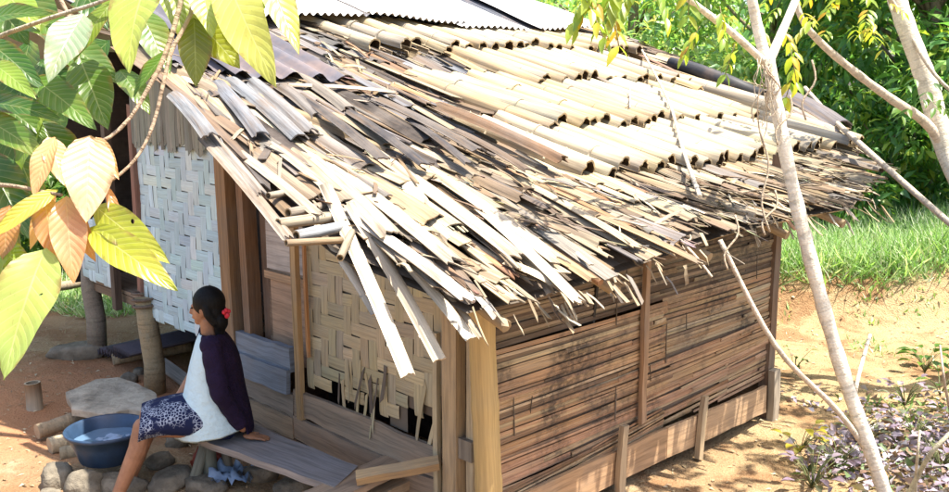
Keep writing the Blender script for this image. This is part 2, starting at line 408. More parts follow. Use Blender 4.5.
    def build(s, name, mat, parent=None, **kw):
        me = bpy.data.meshes.new(name); me.from_pydata([tuple(v) for v in s.v], [], s.f)
        uvl = me.uv_layers.new(name='UVMap'); uvl.data.foreach_set('uv', np.array(s.uv, dtype=np.float32).ravel())
        ca = me.color_attributes.new('Col', 'FLOAT_COLOR', 'CORNER')
        c = np.ones((len(s.c), 4), np.float32)
        if s.c: c[:, :3] = np.array(s.c, np.float32)
        ca.data.foreach_set('color', c.ravel())
        me.polygons.foreach_set('use_smooth', np.array(s.sm, dtype=bool))
        me.materials.append(M[mat] if isinstance(mat, str) else mat); me.update()
        o = bpy.data.objects.new(name, me); COL.objects.link(o)
        if parent is not None: o.parent = parent; o.matrix_parent_inverse = Matrix.Translation(-parent.location)
        for k, v in kw.items(): o[k] = v
        return o

def tag(o, label=None, cat=None, group=None, kind=None):
    if label: o['label'] = label
    if cat: o['category'] = cat
    if group: o['group'] = group
    if kind: o['kind'] = kind
    return o
def empty(name, loc, label, cat, group=None):
    o = bpy.data.objects.new(name, None); COL.objects.link(o); o.location = loc; o.empty_display_size = 0.1
    return tag(o, label, cat, group)
def jc(c, a=0.12, h=0.03):
    k = 1+random.uniform(-a, a); return tuple(min(1, max(0.004, x*k*(1+random.uniform(-h, h)))) for x in c)
def pick(pal):
    r = random.random()*sum(p[1] for p in pal)
    for c, wgt in pal:
        r -= wgt
        if r <= 0: return jc(c)
    return jc(pal[-1][0])

# ------------------------------------------------------------------ ground
def build_ground():
    xs = np.concatenate([np.linspace(-140, -16, 26), np.linspace(-15, -6, 24), np.linspace(-5.8, 8, 140), np.linspace(8.3, 18, 30), np.linspace(20, 140, 26)])
    ys = np.concatenate([np.linspace(-40, -1, 18), np.linspace(-0.5, 3.8, 24), np.linspace(3.9, 12.5, 110), np.linspace(12.8, 26, 40), np.linspace(28, 200, 36)])
    mb = MB(); rows = [[V((x, y, ground_h(x, y))) for x in xs] for y in ys]
    b = len(mb.v); n = len(xs)
    for r in rows: mb.v.extend(r)
    for i in range(len(ys)-1):
        for j in range(n-1):
            mb.face([i*n+j, i*n+j+1, (i+1)*n+j+1, (i+1)*n+j], [(0, 0)]*4, (.4, .3, .2), True)
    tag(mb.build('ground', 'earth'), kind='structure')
build_ground()

# ------------------------------------------------------------------ hut
hut = empty('bamboo_hut', tuple(C0), 'weathered split-bamboo hut with a ragged bamboo tile roof, woven left wall and slatted right wall', 'hut')

TAN = (0.33, 0.23, 0.125); PALE = (0.40, 0.32, 0.205); GREY = (0.19, 0.17, 0.15); BLUEG = (0.20, 0.205, 0.22); BROWN = (0.17, 0.11, 0.065); DARK = (0.06, 0.046, 0.036); RUST = (0.30, 0.15, 0.07)
PAL_LEFT = [(TAN, 3), (PALE, 4), (GREY, 3.4), (BROWN, 2.2), (DARK, 1.3), (BLUEG, 0.9)]
PAL_OLD = [(TAN, 1.6), (PALE, 1.6), (GREY, 4.5), (BROWN, 3), (DARK, 2.2), (BLUEG, 1.8), (RUST, .5)]
PAL_EAVE = [(TAN, 4), (PALE, 6), ((.46, .39, .28), 3), (GREY, 1.4), (BROWN, 1.5), (RUST, 0.6), (DARK, 0.3)]
PAL_RIGHT = [(TAN, 4), (PALE, 4.5), (GREY, 2.5), (BROWN, 1.8), (DARK, 0.4)]

def s_left(d):                        # ragged left rake of the roof
    if d < 0.2: return -0.95+0.25*sstep(0.2, -0.6, d)
    return -0.95+0.35*sstep(0.2, 2.1, d)
def s_right(d):
    if d < -0.24: return 3.05+(d+0.65)/0.41*1.25
    return 4.3+1.0*sstep(-0.24, 0.7, d)
def d_low(s):                         # ragged eave
    if s < 3.05: return -0.62
    if s < 4.3: return -0.62+(s-3.05)/1.25*0.4
    return -0.22+(s-4.3)*0.8

def roof_deck():
    mb = MB(); ns, nd = 60, 40
    top, bot = [], []
    for i in range(nd+1):
        d = -0.5+(RIDGE_D+0.5)*i/nd; a, b = s_left(d)+0.12, s_right(max(d, -0.4))-0.12
        rt, rb = [], []
        for j in range(ns+1):
            s = a+(b-a)*j/ns; dd = max(d, d_low(s)+0.1)
            rt.append(H(s, dd, zr(s, dd)-0.012)); rb.append(H(s, dd, zr(s, dd)-0.05))
        top.append(rt); bot.append(rb)
    c = (0.11, 0.085, 0.06)
    mb.grid(top, nd, ns, 5, 5, c, True, flip=True); mb.grid(bot, nd, ns, 5, 5, c, True)
    mb.build('roof_underlay', 'thatch', hut)
    # rear slope
    mb = MB(); rows = []
    for i in range(9):
        f = i/8; rows.append([H(-0.6+5.9*j/60, RIDGE_D-0.05+1.9*f, zr(min(-0.6+5.9*j/60, 5.3), RIDGE_D)-0.02-.75*f+0.014*math.sin(j*2.2)) for j in range(61)])
    mb.grid(rows, 8, 60, 3.4, 5.9, (0.36, 0.36, 0.37), True, flip=True)
    mb.build('rear_roof_sheet', 'iron', hut)
roof_deck()

def skew(s):
    if s < 0: return R(-10)*min(1, -s/0.9)
    return R(7)*min(1, s/1.2)

def roof_strip(mb, s, d, L, pal, lift0=0.03, lift1=0.075, w=None, sk=None, droop=0.0, kind=None, r_ang=None):
    """one split-bamboo piece whose lower end lies at (s,d)"""
    a = skew(s) if sk is None else sk
    us, ud = s-L*math.sin(a), d+L*math.cos(a)
    p1 = RP(s, d, lift1)-V((0, 0, droop)); p0 = RP(us, ud, lift0)
    w = w or min(.16, random.lognormvariate(-2.62, 0.42)); col = pick(pal)
    tn = mnoise.noise(V((s*1.3, d*1.3, 9.0))); tn2 = mnoise.noise(V((s*2.9, d*2.9, 19.0))); k_ = min(1.3, max(.6, 1+.75*tn+.4*tn2)); col = tuple(x*k_ for x in col)
    kind = kind or random.random()
    if w > .03 and random.random() < .4:          # frayed lower end
        t_ = (p1-p0).normalized()
        for _ in range(random.randint(2, 4)):
            b_ = p1+AR*random.uniform(-w/2, w/2)-t_*.03; dv = (t_+AR*random.uniform(-.35, .35)+V((0, 0, random.uniform(-.25, .2)))).normalized()
            mb.plank(b_, b_+dv*random.uniform(.05, .13), rnorm(s, d), random.uniform(.004, .014), .003, tuple(x*random.uniform(.7, 1.1) for x in col), 1, 0, .015)
    up = rnorm(s, d)+V((random.uniform(-.35, .35), random.uniform(-.35, .35), 0))
    if kind < 0.80:
        ang = r_ang or random.uniform(0.5, 1.8); r = w/(2*math.sin(min(ang, math.pi)/2))
        mb.arc(p0, p1, up, r, ang, 0.006, col, 5, 3, random.uniform(-.018, .018), random.choice((0.006, .02, .05)), 1.0, flipup=random.random() < 0.2, endcol=tuple(x*.75 for x in col))
    elif kind < 0.95:
        mb.plank(p0, p1, up, w*0.6, 0.006, col, 4, random.uniform(-.015, .015), 0.02, 0.006)
    else:
        mb.tube([p0, (p0+p1)/2+V((0, 0, random.uniform(-.01, .01))), p1], [w*0.2, w*0.24, w*0.2], 6, col)

def thatch_band(name, d0, d1, step, smin, smax, spacing, pal, Lr, lifts=(0.02, 0.07), mask=None, rag=0.06, ang_j=5, upj=0.015):
    mb = MB(); d = d1
    rows = []
    while d >= d0: rows.append(d); d -= step
    rows.reverse()
    for ri, d in enumerate(rows):
        a = max(smin, s_left(d)); b = min(smax, s_right(d)); s = a+random.uniform(0, spacing)
        while s < b:
            dd = d+random.uniform(-rag, rag); pl = pal
            if pal is PAL_LEFT and random.random() < sstep(.5, 1.1, dd+.25*mnoise.noise(V((s*2, dd*2, 3)))): pl = PAL_OLD
            if (mask is None or mask(s, dd)) and dd > d_low(s)-0.15:
                L = random.uniform(*Lr)
                roof_strip(mb, s, dd, L, pl, lifts[0]+random.uniform(0, upj), lifts[1]+random.uniform(0, upj*2), sk=skew(s)+R(random.gauss(0, ang_j if random.random() < .85 else ang_j*2.6)))
            s += spacing*random.uniform(0.7, 1.4)
    return mb.build(name, 'thatch', hut)

def tile_start(d):                    # where the bamboo-tile field begins, by d
    if d < 1.1: return 1.12
    if d < 2.0: return 1.40
    if d < 2.7: return 2.15
    return 1.25
# rough weathered thatch: left field, eave field and right field, each its own layer
thatch_band('weathered_thatch_layer', 0.2, 3.1, 0.21, -1.0, 2.2, 0.080, PAL_LEFT, (0.7, 1.7), (0.012, 0.05), mask=lambda s, d: s < tile_start(d)+0.12, ang_j=5)
thatch_band('eave_thatch_layer', -0.62, 0.34, 0.15, -0.75, 3.1, 0.066, PAL_EAVE, (0.6, 1.5), (0.012, 0.045), rag=0.11, ang_j=6, upj=0.02)
thatch_band('eave_thatch_layer', -0.40, 0.42, 0.13, 3.0, 5.2, 0.085, PAL_RIGHT, (0.6, 1.2), (0.012, 0.06), rag=0.12, ang_j=6)
thatch_band('weathered_thatch_layer', 0.4, 3.2, 0.35, 5.0, 5.3, 0.07, PAL_RIGHT, (0.5, 0.9), (0.01, 0.05))
thatch_band('weathered_thatch_layer', 2.55, 3.15, 0.16, 1.1, 5.2, 0.07, [(PALE, 5), (TAN, 3), (GREY, 2), (BROWN, 1)], (0.5, 0.9), (0.02, 0.06), ang_j=4)
# loose frayed bits lying over everything
def debris():
    mb = MB()
    for _ in range(380):
        s = random.uniform(-0.9, 3.4) if random.random() < 0.75 else random.uniform(3, 5); d = random.uniform(-0.65, 2.3) if s < 1.2 else random.uniform(-0.65, 0.35)
        if s < s_left(d) or s > s_right(d) or d < d_low(s)-.05: continue
        roof_strip(mb, s, d, random.uniform(0.08, 0.38), PAL_EAVE, random.uniform(.05, .10), random.uniform(.06, .12), w=random.uniform(.006, .025), sk=skew(s)+R(random.gauss(0, 30)))
    mb.build('loose_splinters', 'thatch', hut, kind='stuff')
debris()
# frayed fringe hanging from the eave
def fringe():
    mb = MB()
    for _ in range(70):
        s = random.uniform(-0.7, 3.3); d = -0.62+random.uniform(-0.07, 0.12)
        p = RP(s, d, random.uniform(-0.03, 0.05)); L = random.uniform(0.04, 0.16)
        q = p + (-AL*random.uniform(0.6, 1.0)+AR*random.uniform(-.2, .5)+V((0, 0, random.uniform(-1.6, -0.4)))).normalized()*L
        mb.plank(p, q, (0, 0, 1), random.uniform(.006, .03), 0.003, pick(PAL_EAVE), 2, random.uniform(-.01, .01), 0.02, 0.003)
    mb.build('eave_fringe', 'thatch', hut, kind='stuff')
    for (px, py, L) in ((410, 236, .22), (685, 262, .14), (530, 285, .10), (617, 262, .08)):
        mb = MB(); p = on_roof(px, py, -0.05); mb.plank(p, p+V((random.uniform(-.02, .02), 0, -L)), (0, -1, 0.2), 0.018, 0.003, PALE, 4, .01, 0.03, 0.004); mb.build('hanging_strip', 'thatch', hut)
fringe()

# courses of half-culm bamboo tiles
TILE = (0.45, 0.355, 0.20); TILE2 = (0.50, 0.42, 0.275); TILE3 = (0.36, 0.265, 0.145)
def tile_course(dl, ln, s0, s1, pitch=0.152, r=0.064):
    mb = MB(); s = s0; sk0 = R(10)
    while s < s1:
        rr = r*random.uniform(0.82, 1.15); dd = dl+random.uniform(-.05, .05)+0.03*math.sin(s*2.3)
        sk = sk0+R(random.gauss(0, 1.3)); L = ln*random.uniform(0.95, 1.08)
        col = jc(random.choice([TILE, TILE, TILE2, TILE3, (0.36, 0.31, 0.23)]), 0.1); ec = (0.42, 0.31, 0.17)
        us, ud = s-L*math.sin(sk), dd+L*math.cos(sk)
        up = rnorm(s, dd)+AR*random.uniform(-.15, .15)
        l1 = 0.12+random.uniform(0, .02); l0 = 0.055
        lo = random.choice((0, 0, .022, .03)); l1 -= lo
        s2 = s+pitch*0.5; us2 = s2-L*math.sin(sk)
        mb.arc(RP(us2, ud, l0-.035), RP(s2, dd+random.uniform(-.03, .04), l1-.028), up, rr*1.02, R(185), 0.012, jc(TILE3, .15), 9, 4, random.uniform(-.008, .008), 0.006, 1.05, ec, True)
        if random.random() < 0.95:
            mb.arc(RP(us, ud, l0), RP(s, dd, l1), up, rr, R(random.uniform(185, 240)), 0.013, col, 11, 5, random.uniform(-.012, .014), 0.008, 1.08, ec, icol=(.20, .12, .06))
            # node ring
            for f in (random.uniform(.25, .4), random.uniform(.65, .85)):
                a = RP(us, ud, l0).lerp(RP(s, dd, l1), f); tdir = (RP(s, dd, l1)-RP(us, ud, l0)).normalized()
                mb.arc(a-tdir*0.008, a+tdir*0.008, up, rr*(1+.06*f)+0.004, R(176), 0.006, tuple(x*.82 for x in col), 8, 1)
        s += pitch*random.uniform(0.86, 1.14)
    mb.build('bamboo_tile_course', 'tile', hut)
tile_course(2.50, 0.75, 1.25, 4.6, 0.14)
tile_course(1.74, 1.05, 2.25, 4.7)
tile_course(0.86, 1.15, 1.42, 4.75)
tile_course(0.19, 0.95, 1.10, 4.8)

def culm_piece(name, pts, r, col, ang=None, mat='tile', hollow=True, n=10):
    mb = MB()
    if ang is None:
        pts = [V(p) for p in pts]; P, Rr = [], []
        L = (pts[-1]-pts[0]).length; k = max(2, int(L/0.05))
        nodes_at = [x for x in np.arange(random.uniform(.1, .25), L, random.uniform(.26, .38))]
        for i in range(k+1):
            f = i/k; p = pts[0].lerp(pts[-1], f) if len(pts) == 2 else (pts[0]*(1-f)**2+pts[1]*(2*f*(1-f))+pts[2]*f*f)
            P.append(p); Rr.append(r*(1+0.10*max(0, 1-min([abs(f*L-x) for x in nodes_at]+[9])/0.03)))
        mb.tube(P, Rr, n, col, True, (0.45, 0.33, 0.18), 0.72 if hollow else 0)
    else:
        up = (rnorm(0.5, 0.5)); mb.arc(pts[0], pts[-1], up, r, ang, 0.010, col, 8, 4, 0.01, 0.01, 1.0, (0.5, 0.4, 0.25))
    return mb.build(name, mat, hut)

# distinct long pieces that can be told apart on the roof
def roof_piece(name, a, b, lifta, liftb, w, col, ang=1.6, mat='thatch', jag=0.02, label=None, th=0.008):
    mb = MB(); pa, pb = on_roof(*a, lifta), on_roof(*b, liftb); r = w/(2*math.sin(min(ang, math.pi)/2)); q = (pa+pb)/2-C0
    mb.arc(pa, pb, rnorm(q.dot(AR), q.dot(AL)), r, ang, th, col, 8, 5, 0.012, jag, 1.0, tuple(x*.8 for x in col))
    o = mb.build(name, mat, hut)
    if label: o['label'] = label
    return o
roof_piece('long_split_culm', (440, 108), (563, 163), .13, .17, .11, (0.15, 0.085, 0.045), 2.7, label='dark brown split culm lying over the tiles')
roof_piece('long_split_culm', (380, 100), (480, 152), .13, .16, .10, (0.10, 0.085, 0.075), 1.6, label='split culm coloured dark as a shaded crevice')  # dark colour paints the shade of a roof crevice
roof_piece('long_split_culm', (395, 85), (520, 142), .13, .16, .055, (0.50, 0.26, 0.11), 2.0, label='reddish brown split culm')
roof_piece('long_split_culm', (560, 62), (630, 93), .10, .14, .05, (0.24, 0.19, 0.15), 1.6)
roof_piece('long_split_culm', (580, 82), (690, 128), .11, .12, .035, (0.22, 0.16, 0.11), 1.4)
roof_piece('long_split_culm', (660, 78), (700, 90), .13, .15, .10, (0.52, 0.36, 0.16), 2.8, 'tile')
roof_piece('long_split_culm', (640, 55), (700, 85), .10, .12, .05, (0.28, 0.13, 0.08), 1.4)
roof_piece('long_split_culm', (300, 95), (385, 160), .12, .15, .08, (0.055, 0.048, 0.045), 1.4, label='split culm coloured dark as a shaded crevice')  # crevice shade painted as a near-black piece
roof_piece('long_split_culm', (350, 112), (425, 165), .12, .15, .08, (0.05, 0.045, 0.045), 1.4, label='split culm coloured dark as a shaded crevice')  # crevice shade painted as a near-black piece
roof_piece('long_split_culm', (410, 120), (470, 165), .12, .15, .07, (.045, .04, .04), 1.5, label='split culm coloured dark as a shaded crevice')  # crevice shade painted as a near-black piece
roof_piece('long_split_culm', (455, 130), (530, 172), .12, .15, .08, (.10, .07, .05), 1.6)  # dark colour again paints crevice shade
roof_piece('long_split_culm', (290, 85), (395, 92), .10, .11, .05, (0.46, 0.36, 0.27), 1.4)
roof_piece('long_split_culm', (420, 30), (520, 62), .09, .10, .05, PALE, 1.5)
for (a, b, c_) in (((218, 85), (262, 138), (0.163, 0.170, 0.184)), ((232, 82), (300, 140), (0.184, 0.190, 0.197)), ((252, 82), (312, 135), (0.204, 0.204, 0.204)), ((176, 98), (212, 140), (0.177, 0.184, 0.190)), ((282, 88), (320, 118), GREY), ((300, 78), (350, 112), (0.204, 0.177, 0.143))):
    roof_piece('rake_culm', a, b, .06, .11, .105, c_, 2.5, 'thatch', .02)
for (a, b, c_) in (((205, 140), (290, 240), (.28,.24,.19)), ((228, 145), (318, 215), (.36,.30,.22)), ((195, 120), (262, 195), (.24,.22,.19)), ((250, 130), (330, 190), (.40,.33,.24))):
    roof_piece('rake_culm', a, b, .06, .10, .07, c_, 1.8, 'thatch', .03)
# flattened pale sheets of split culm across the lower left
for (a, b, w_, c_) in (((300, 150), (392, 236), .12, (.46, .38, .27)), ((330, 165), (455, 262), .10, (.46, .38, .27)), ((372, 150), (520, 258), .11, (.48, .40, .29)), ((430, 170), (560, 262), .10, (.46, .38, .27)), ((470, 200), (580, 302), .075, (.64, .55, .40)), ((345, 210), (470, 300), .07, (.62, .55, .45)), ((520, 180), (640, 248), .07, PALE), ((560, 200), (700, 262), .06, TAN)):
    roof_piece('flattened_culm', a, b, .075, .11, w_, c_, 1.1, 'thatch', .03)
# the bright loose slats that droop over the woven wall
def slat(name, a, b, ta, tb, w_, col, lab=None):
    mb = MB(); pa, pb = at(*a, ta), at(*b, tb); up = V((-0.05, -0.05, 0.9))
    mb.arc(pa, pb, up, w_/(2*math.sin(.95)), 1.9, .009, col, 6, 6, 0.02, 0.006, 1.0, (.42, .33, .22))
    for f in (.3, .62, .86):
        c = pa.lerp(pb, f)+up.normalized()*(0.02*(1-(2*f-1)**2)); t = (pb-pa).normalized()
        mb.arc(c-t*.007, c+t*.007, up, w_/(2*math.sin(.95))+.004, 1.85, .006, tuple(x*.75 for x in col), 6, 1)
    o = mb.build(name, 'tile', hut)
    if lab: o['label'] = lab
slat('drooping_slat', (325, 185), (408, 376), 4.40, 3.85, .066, (.52, .45, .34), 'longest pale slat, hanging lowest over the woven wall')
slat('drooping_slat', (350, 205), (440, 361), 4.32, 3.88, .066, (.50, .42, .30))
slat('drooping_slat', (375, 232), (472, 340), 4.25, 3.92, .066, (.62, .55, .42))
slat('drooping_slat', (300, 200), (377, 315), 4.45, 4.10, .055, (.62, .56, .45))
slat('drooping_slat', (430, 250), (497, 318), 4.2, 3.95, .05, (.42, .40, .36))
slat('drooping_slat', (395, 240), (482, 338), 4.22, 3.98, .04, (.30, .24, .17))
slat('drooping_slat', (505, 262), (582, 303), 4.25, 4.1, .06, (.62, .50, .32))
# broken pole stubs sticking out at the rake
for (a, b, r_, c_) in (((338, 216), (278, 224), .030, (.46, .38, .27)), ((345, 226), (296, 236), .030, (.36, .38, .40)), ((342, 240), (286, 243), .018, (.34, .24, .14)), ((330, 205), (288, 213), .026, (.50, .42, .32)), ((300, 190), (268, 196), .02, (.4, .34, .26)), ((352, 232), (340, 258), .02, (.5, .42, .3))):
    culm_piece('purlin_end', (on_roof(*a, .05), on_roof(*b, .11)), r_*.85, jc(tuple(x*.62 for x in c_), .25, .02), mat='thatch')
# eave pole and purlins under the roof
for (d, z_) in ((-0.35, -.10), (0.6, -.09), (1.6, -.09), (2.6, -.09), (3.6, -.09)):
    mb = MB(); mb.tube([H(-0.3-.2*min(1, max(0, d)), d, zr(-.4, d)+z_), H(2, d, zr(2, d)+z_), H(3.3 if d < 0 else 5.0, d, zr(3.3 if d < 0 else 5.0, d)+z_)], .035, 8, (.36, .27, .16)); mb.build('purlin', 'culm', hut)
for s in (-0.35, 0.45, 1.3, 2.2, 3.0, 3.9, 4.9):
    mb = MB(); d0 = max(-.52, d_low(s)+.12); mb.tube([H(s, d0, zr(s, d0)-.15), H(s, 2, zr(s, 2)-.15), H(s, RIDGE_D, zr(s, RIDGE_D)-.15)], .03, 7, (.30, .22, .13)); mb.build('rafter', 'culm', hut)

# corrugated iron sheets
def iron_sheet(name, s0, s1, dl, dh, lift, col, wav=0.078, amp=0.013, sk=0.0, lab=None, dlr=None):
    mb = MB(); n = int((s1-s0)/wav*8); rows, rows2 = [], []
    for i in range(9):
        f = i/8; r1, r2 = [], []
        for j in range(n+1):
            s = s0+(s1-s0)*j/n; d = (dl+((dlr-dl)*j/n if dlr is not None else 0))*(1-f)+dh*f
            ss = s+sk*f
            h = lift+amp*math.sin(2*math.pi*(s-s0)/wav)+.015*mnoise.noise(V((s*1.5, d*1.5, 1)))
            p = RP(min(ss, 5.4), d, h); r1.append(p); r2.append(p-V((0, 0, .002)))
        rows.append(r1); rows2.append(r2)
    mb.grid(rows, 8, n, dh-dl, s1-s0, col, True, flip=True); mb.grid(rows2, 8, n, dh-dl, s1-s0, tuple(x*.5 for x in col), True)
    o = mb.build(name, 'iron', hut)
    if lab: o['label'] = lab
W_ = (.72, .69, .66)
iron_sheet('roof_sheet', 0.35, 1.62, 2.88, 4.65, .17, W_, dlr=3.02)
iron_sheet('roof_sheet', 1.58, 2.75, 3.02, 4.65, .19, (.70, .66, .62), sk=-.1)
iron_sheet('roof_sheet', 2.62, 3.50, 2.96, 4.65, .17, (.68, .66, .64), sk=-.25)
iron_sheet('roof_sheet', 3.40, 4.0, 3.25, 4.65, .12, (.07, .075, .09), lab='roof sheet coloured dark grey as the shadowed strip')  # shadow between the bright sheets, put in as a dark colour
iron_sheet('roof_sheet', 3.85, 4.9, 3.12, 4.65, .17, (.56, .54, .52), sk=-.1)
iron_sheet('roof_sheet', -0.62, -.28, 2.10, 3.4, .085, (.085, .08, .095), .17, .026, lab='dark violet-grey sheet at the left rake', dlr=2.0)
iron_sheet('roof_sheet', -0.30, .42, 1.86, 3.4, .11, (.10, .094, .108), .17, .026, lab='dark violet-grey sheet at the left rake', dlr=1.75)
# dark ridge cover on the far right
mb = MB(); pts = [on_roof(670, 62, .10), on_roof(700, 72, .13), on_roof(730, 84, .12), on_roof(762, 96, .10)]
mb.tube(pts, [.05, .075, .08, .06], 8, (.03, .03, .033)); mb.build('ridge_cover', 'iron', hut, label='crumpled black plastic cover along the far rake')
mb = MB(); a, b = on_roof(785, 96, .14), on_roof(842, 128, .16)
mb.arc(a, b, rnorm(5, 1), .16, 2.0, .012, (.12, .11, .12), 10, 4, .02, .02); mb.build('rake_cover', 'thatch', hut)
roof_piece('long_split_culm', (770, 100), (838, 134), .10, .14, .09, (0.30, 0.25, 0.22), 2.2)

# ---- right wall: flattened split bamboo, in bands
def wall_rows(name, z0, z1, s0, s1, pal, tilt=0.0, out=0.0, sag=0.0, hh=(0.016, 0.03)):
    mb = MB(); z = z0; 
    while z < z1:
        h = random.uniform(*hh); s = s0-random.uniform(0, .3)
        while s < s1:
            L = random.uniform(.6, 2.2); a, b = max(s0, s), min(s1, s+L)
            if b-a > 0.04:
                def zz(u): return z+tilt*(u-s0)/(s1-s0)-sag*math.sin(math.pi*(u-s0)/(s1-s0))
                o1, o2 = out+random.uniform(-.006, .007), out+random.uniform(-.006, .007)
                n = 3; rows = []
                dz1, dz2 = random.uniform(-.004, .004), random.uniform(-.004, .004)
                P0, P1 = [], []
                mbL = b-a
                pa, pb = H(a, -o1, zz(a)+h/2+dz1), H(b, -o2, zz(b)+h/2+dz2)
                c = pick(pal)
                mb.arc(pa, pb, -AL+V((0, 0, random.uniform(-.3, .1))), h*0.85, 1.35, .004, c, 3, 3, random.uniform(-.006, .006), .006)
            s += L+random.uniform(0, .006)
        z += h+random.choice((0.0, 0.0, 0.0, 0.001, 0.001, 0.004))
    return mb.build(name, 'slat', hut)
PW1 = [((.48, .31, .17), 4), ((.41, .245, .13), 3), ((.52, .39, .23), 2), ((.26, .16, .09), 1)]
PW2 = [((.49, .30, .16), 4), ((.41, .235, .12), 3), ((.50, .35, .19), 2), ((.30, .19, .11), 1)]
PW3 = [((.49, .295, .17), 4), ((.43, .24, .135), 3), ((.50, .34, .19), 2)]
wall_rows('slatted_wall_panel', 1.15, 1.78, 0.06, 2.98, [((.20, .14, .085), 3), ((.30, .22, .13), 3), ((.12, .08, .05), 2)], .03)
wall_rows('slatted_wall_panel', 0.74, 1.12, 0.05, 1.62, PW1, .02, .012, .01)
wall_rows('slatted_wall_panel', 0.80, 1.16, 1.58, 2.97, PW1, .02, .004, .015)
wall_rows('slatted_wall_panel', 0.56, 0.755, 0.05, 2.97, PW2, .06, .020, .02)
wall_rows('slatted_wall_panel', 0.31, 0.56, 0.05, 2.40, PW3, .05, .010, .03)
wall_rows('slatted_wall_panel', 0.32, 0.57, 2.30, 2.97, PW3, .03, .0, .01)
wall_rows('lattice_strip_band', 0.22, 0.36, 0.10, 1.6, PW1, .10, .03, .02, (.012, .02))
mb = MB(); mb.plank(H(.03, .016, .72), H(2.95, .016, .76), -AL, .70, .008, (.24, .145, .08), 4); mb.plank(H(.03, .022, 1.46), H(2.95, .022, 1.50), -AL, .60, .008, (.16, .10, .06), 4); mb.build('wall_lining', 'slat', hut)
# thin upright ties
for _ in range(12):
    s = random.uniform(.15, 2.9); z = random.uniform(.45, 1.5); L = random.uniform(.08, .26); mb = MB()
    mb.plank(H(s, -.028, z), H(s+random.uniform(-.015, .015), -.03, z+L), -AL, .006, .004, (.10, .07, .045), 3, 0, .01, .001)
    mb.build('wall_tie', 'timber', hut)
# bottom planks, battens and stakes
def wplank(name, s0, z0, s1, z1, w_, th, out, col, mat='timber', n=8, lab=None):
    mb = MB(); mb.plank(H(s0, -out, z0), H(s1, -out, z1), -AL, w_, th, col, n, random.uniform(-.01, .01), .01, .006)
    o = mb.build(name, mat, hut)
    if lab: o['label'] = lab
wplank('skirting_plank', 0.15, .215, 1.62, .235, .20, .025, .055, (.42, .26, .14))
wplank('skirting_plank', 1.60, .235, 2.86, .225, .20, .025, .058, (.46, .30, .17))
wplank('wall_batten', 1.335, .44, 1.345, 1.75, .045, .03, .055, (.40, .24, .13), n=6)
wplank('wall_stake', 1.065, .02, 1.09, .50, .055, .035, .10, (.42, .31, .19), n=4)
wplank('wall_stake', 1.93, .04, 1.97, .46, .05, .035, .10, (.44, .33, .20), n=4)
wplank('corner_post', 2.98, .02, 3.0, 2.0, .085, .07, .0, (.20, .12, .07), n=8)
wplank('wall_stake', 2.97, .03, 2.96, .42, .09, .05, .07, (.40, .33, .24), n=4)
wplank('top_rail', 0.0, 1.60, 3.0, 1.70, .07, .06, -.02, (.16, .10, .06))
# near corner bamboo post
mb = MB(); P = []; Rr = []
for i in range(41):
    z = -0.05+1.68*i/40; P.append(H(-.075, -.085, z)+V((.03-.075*(z-.3)*.6, 0, 0))); Rr.append(.065+.004*math.sin(z*2)+.007*max(0, 1-abs((z-.28) % .42-.2)/.045))
mb.tube(P, Rr, 18, (.52, .35, .14)); mb.build('corner_post', 'culm', hut, label='thick yellow bamboo corner post')

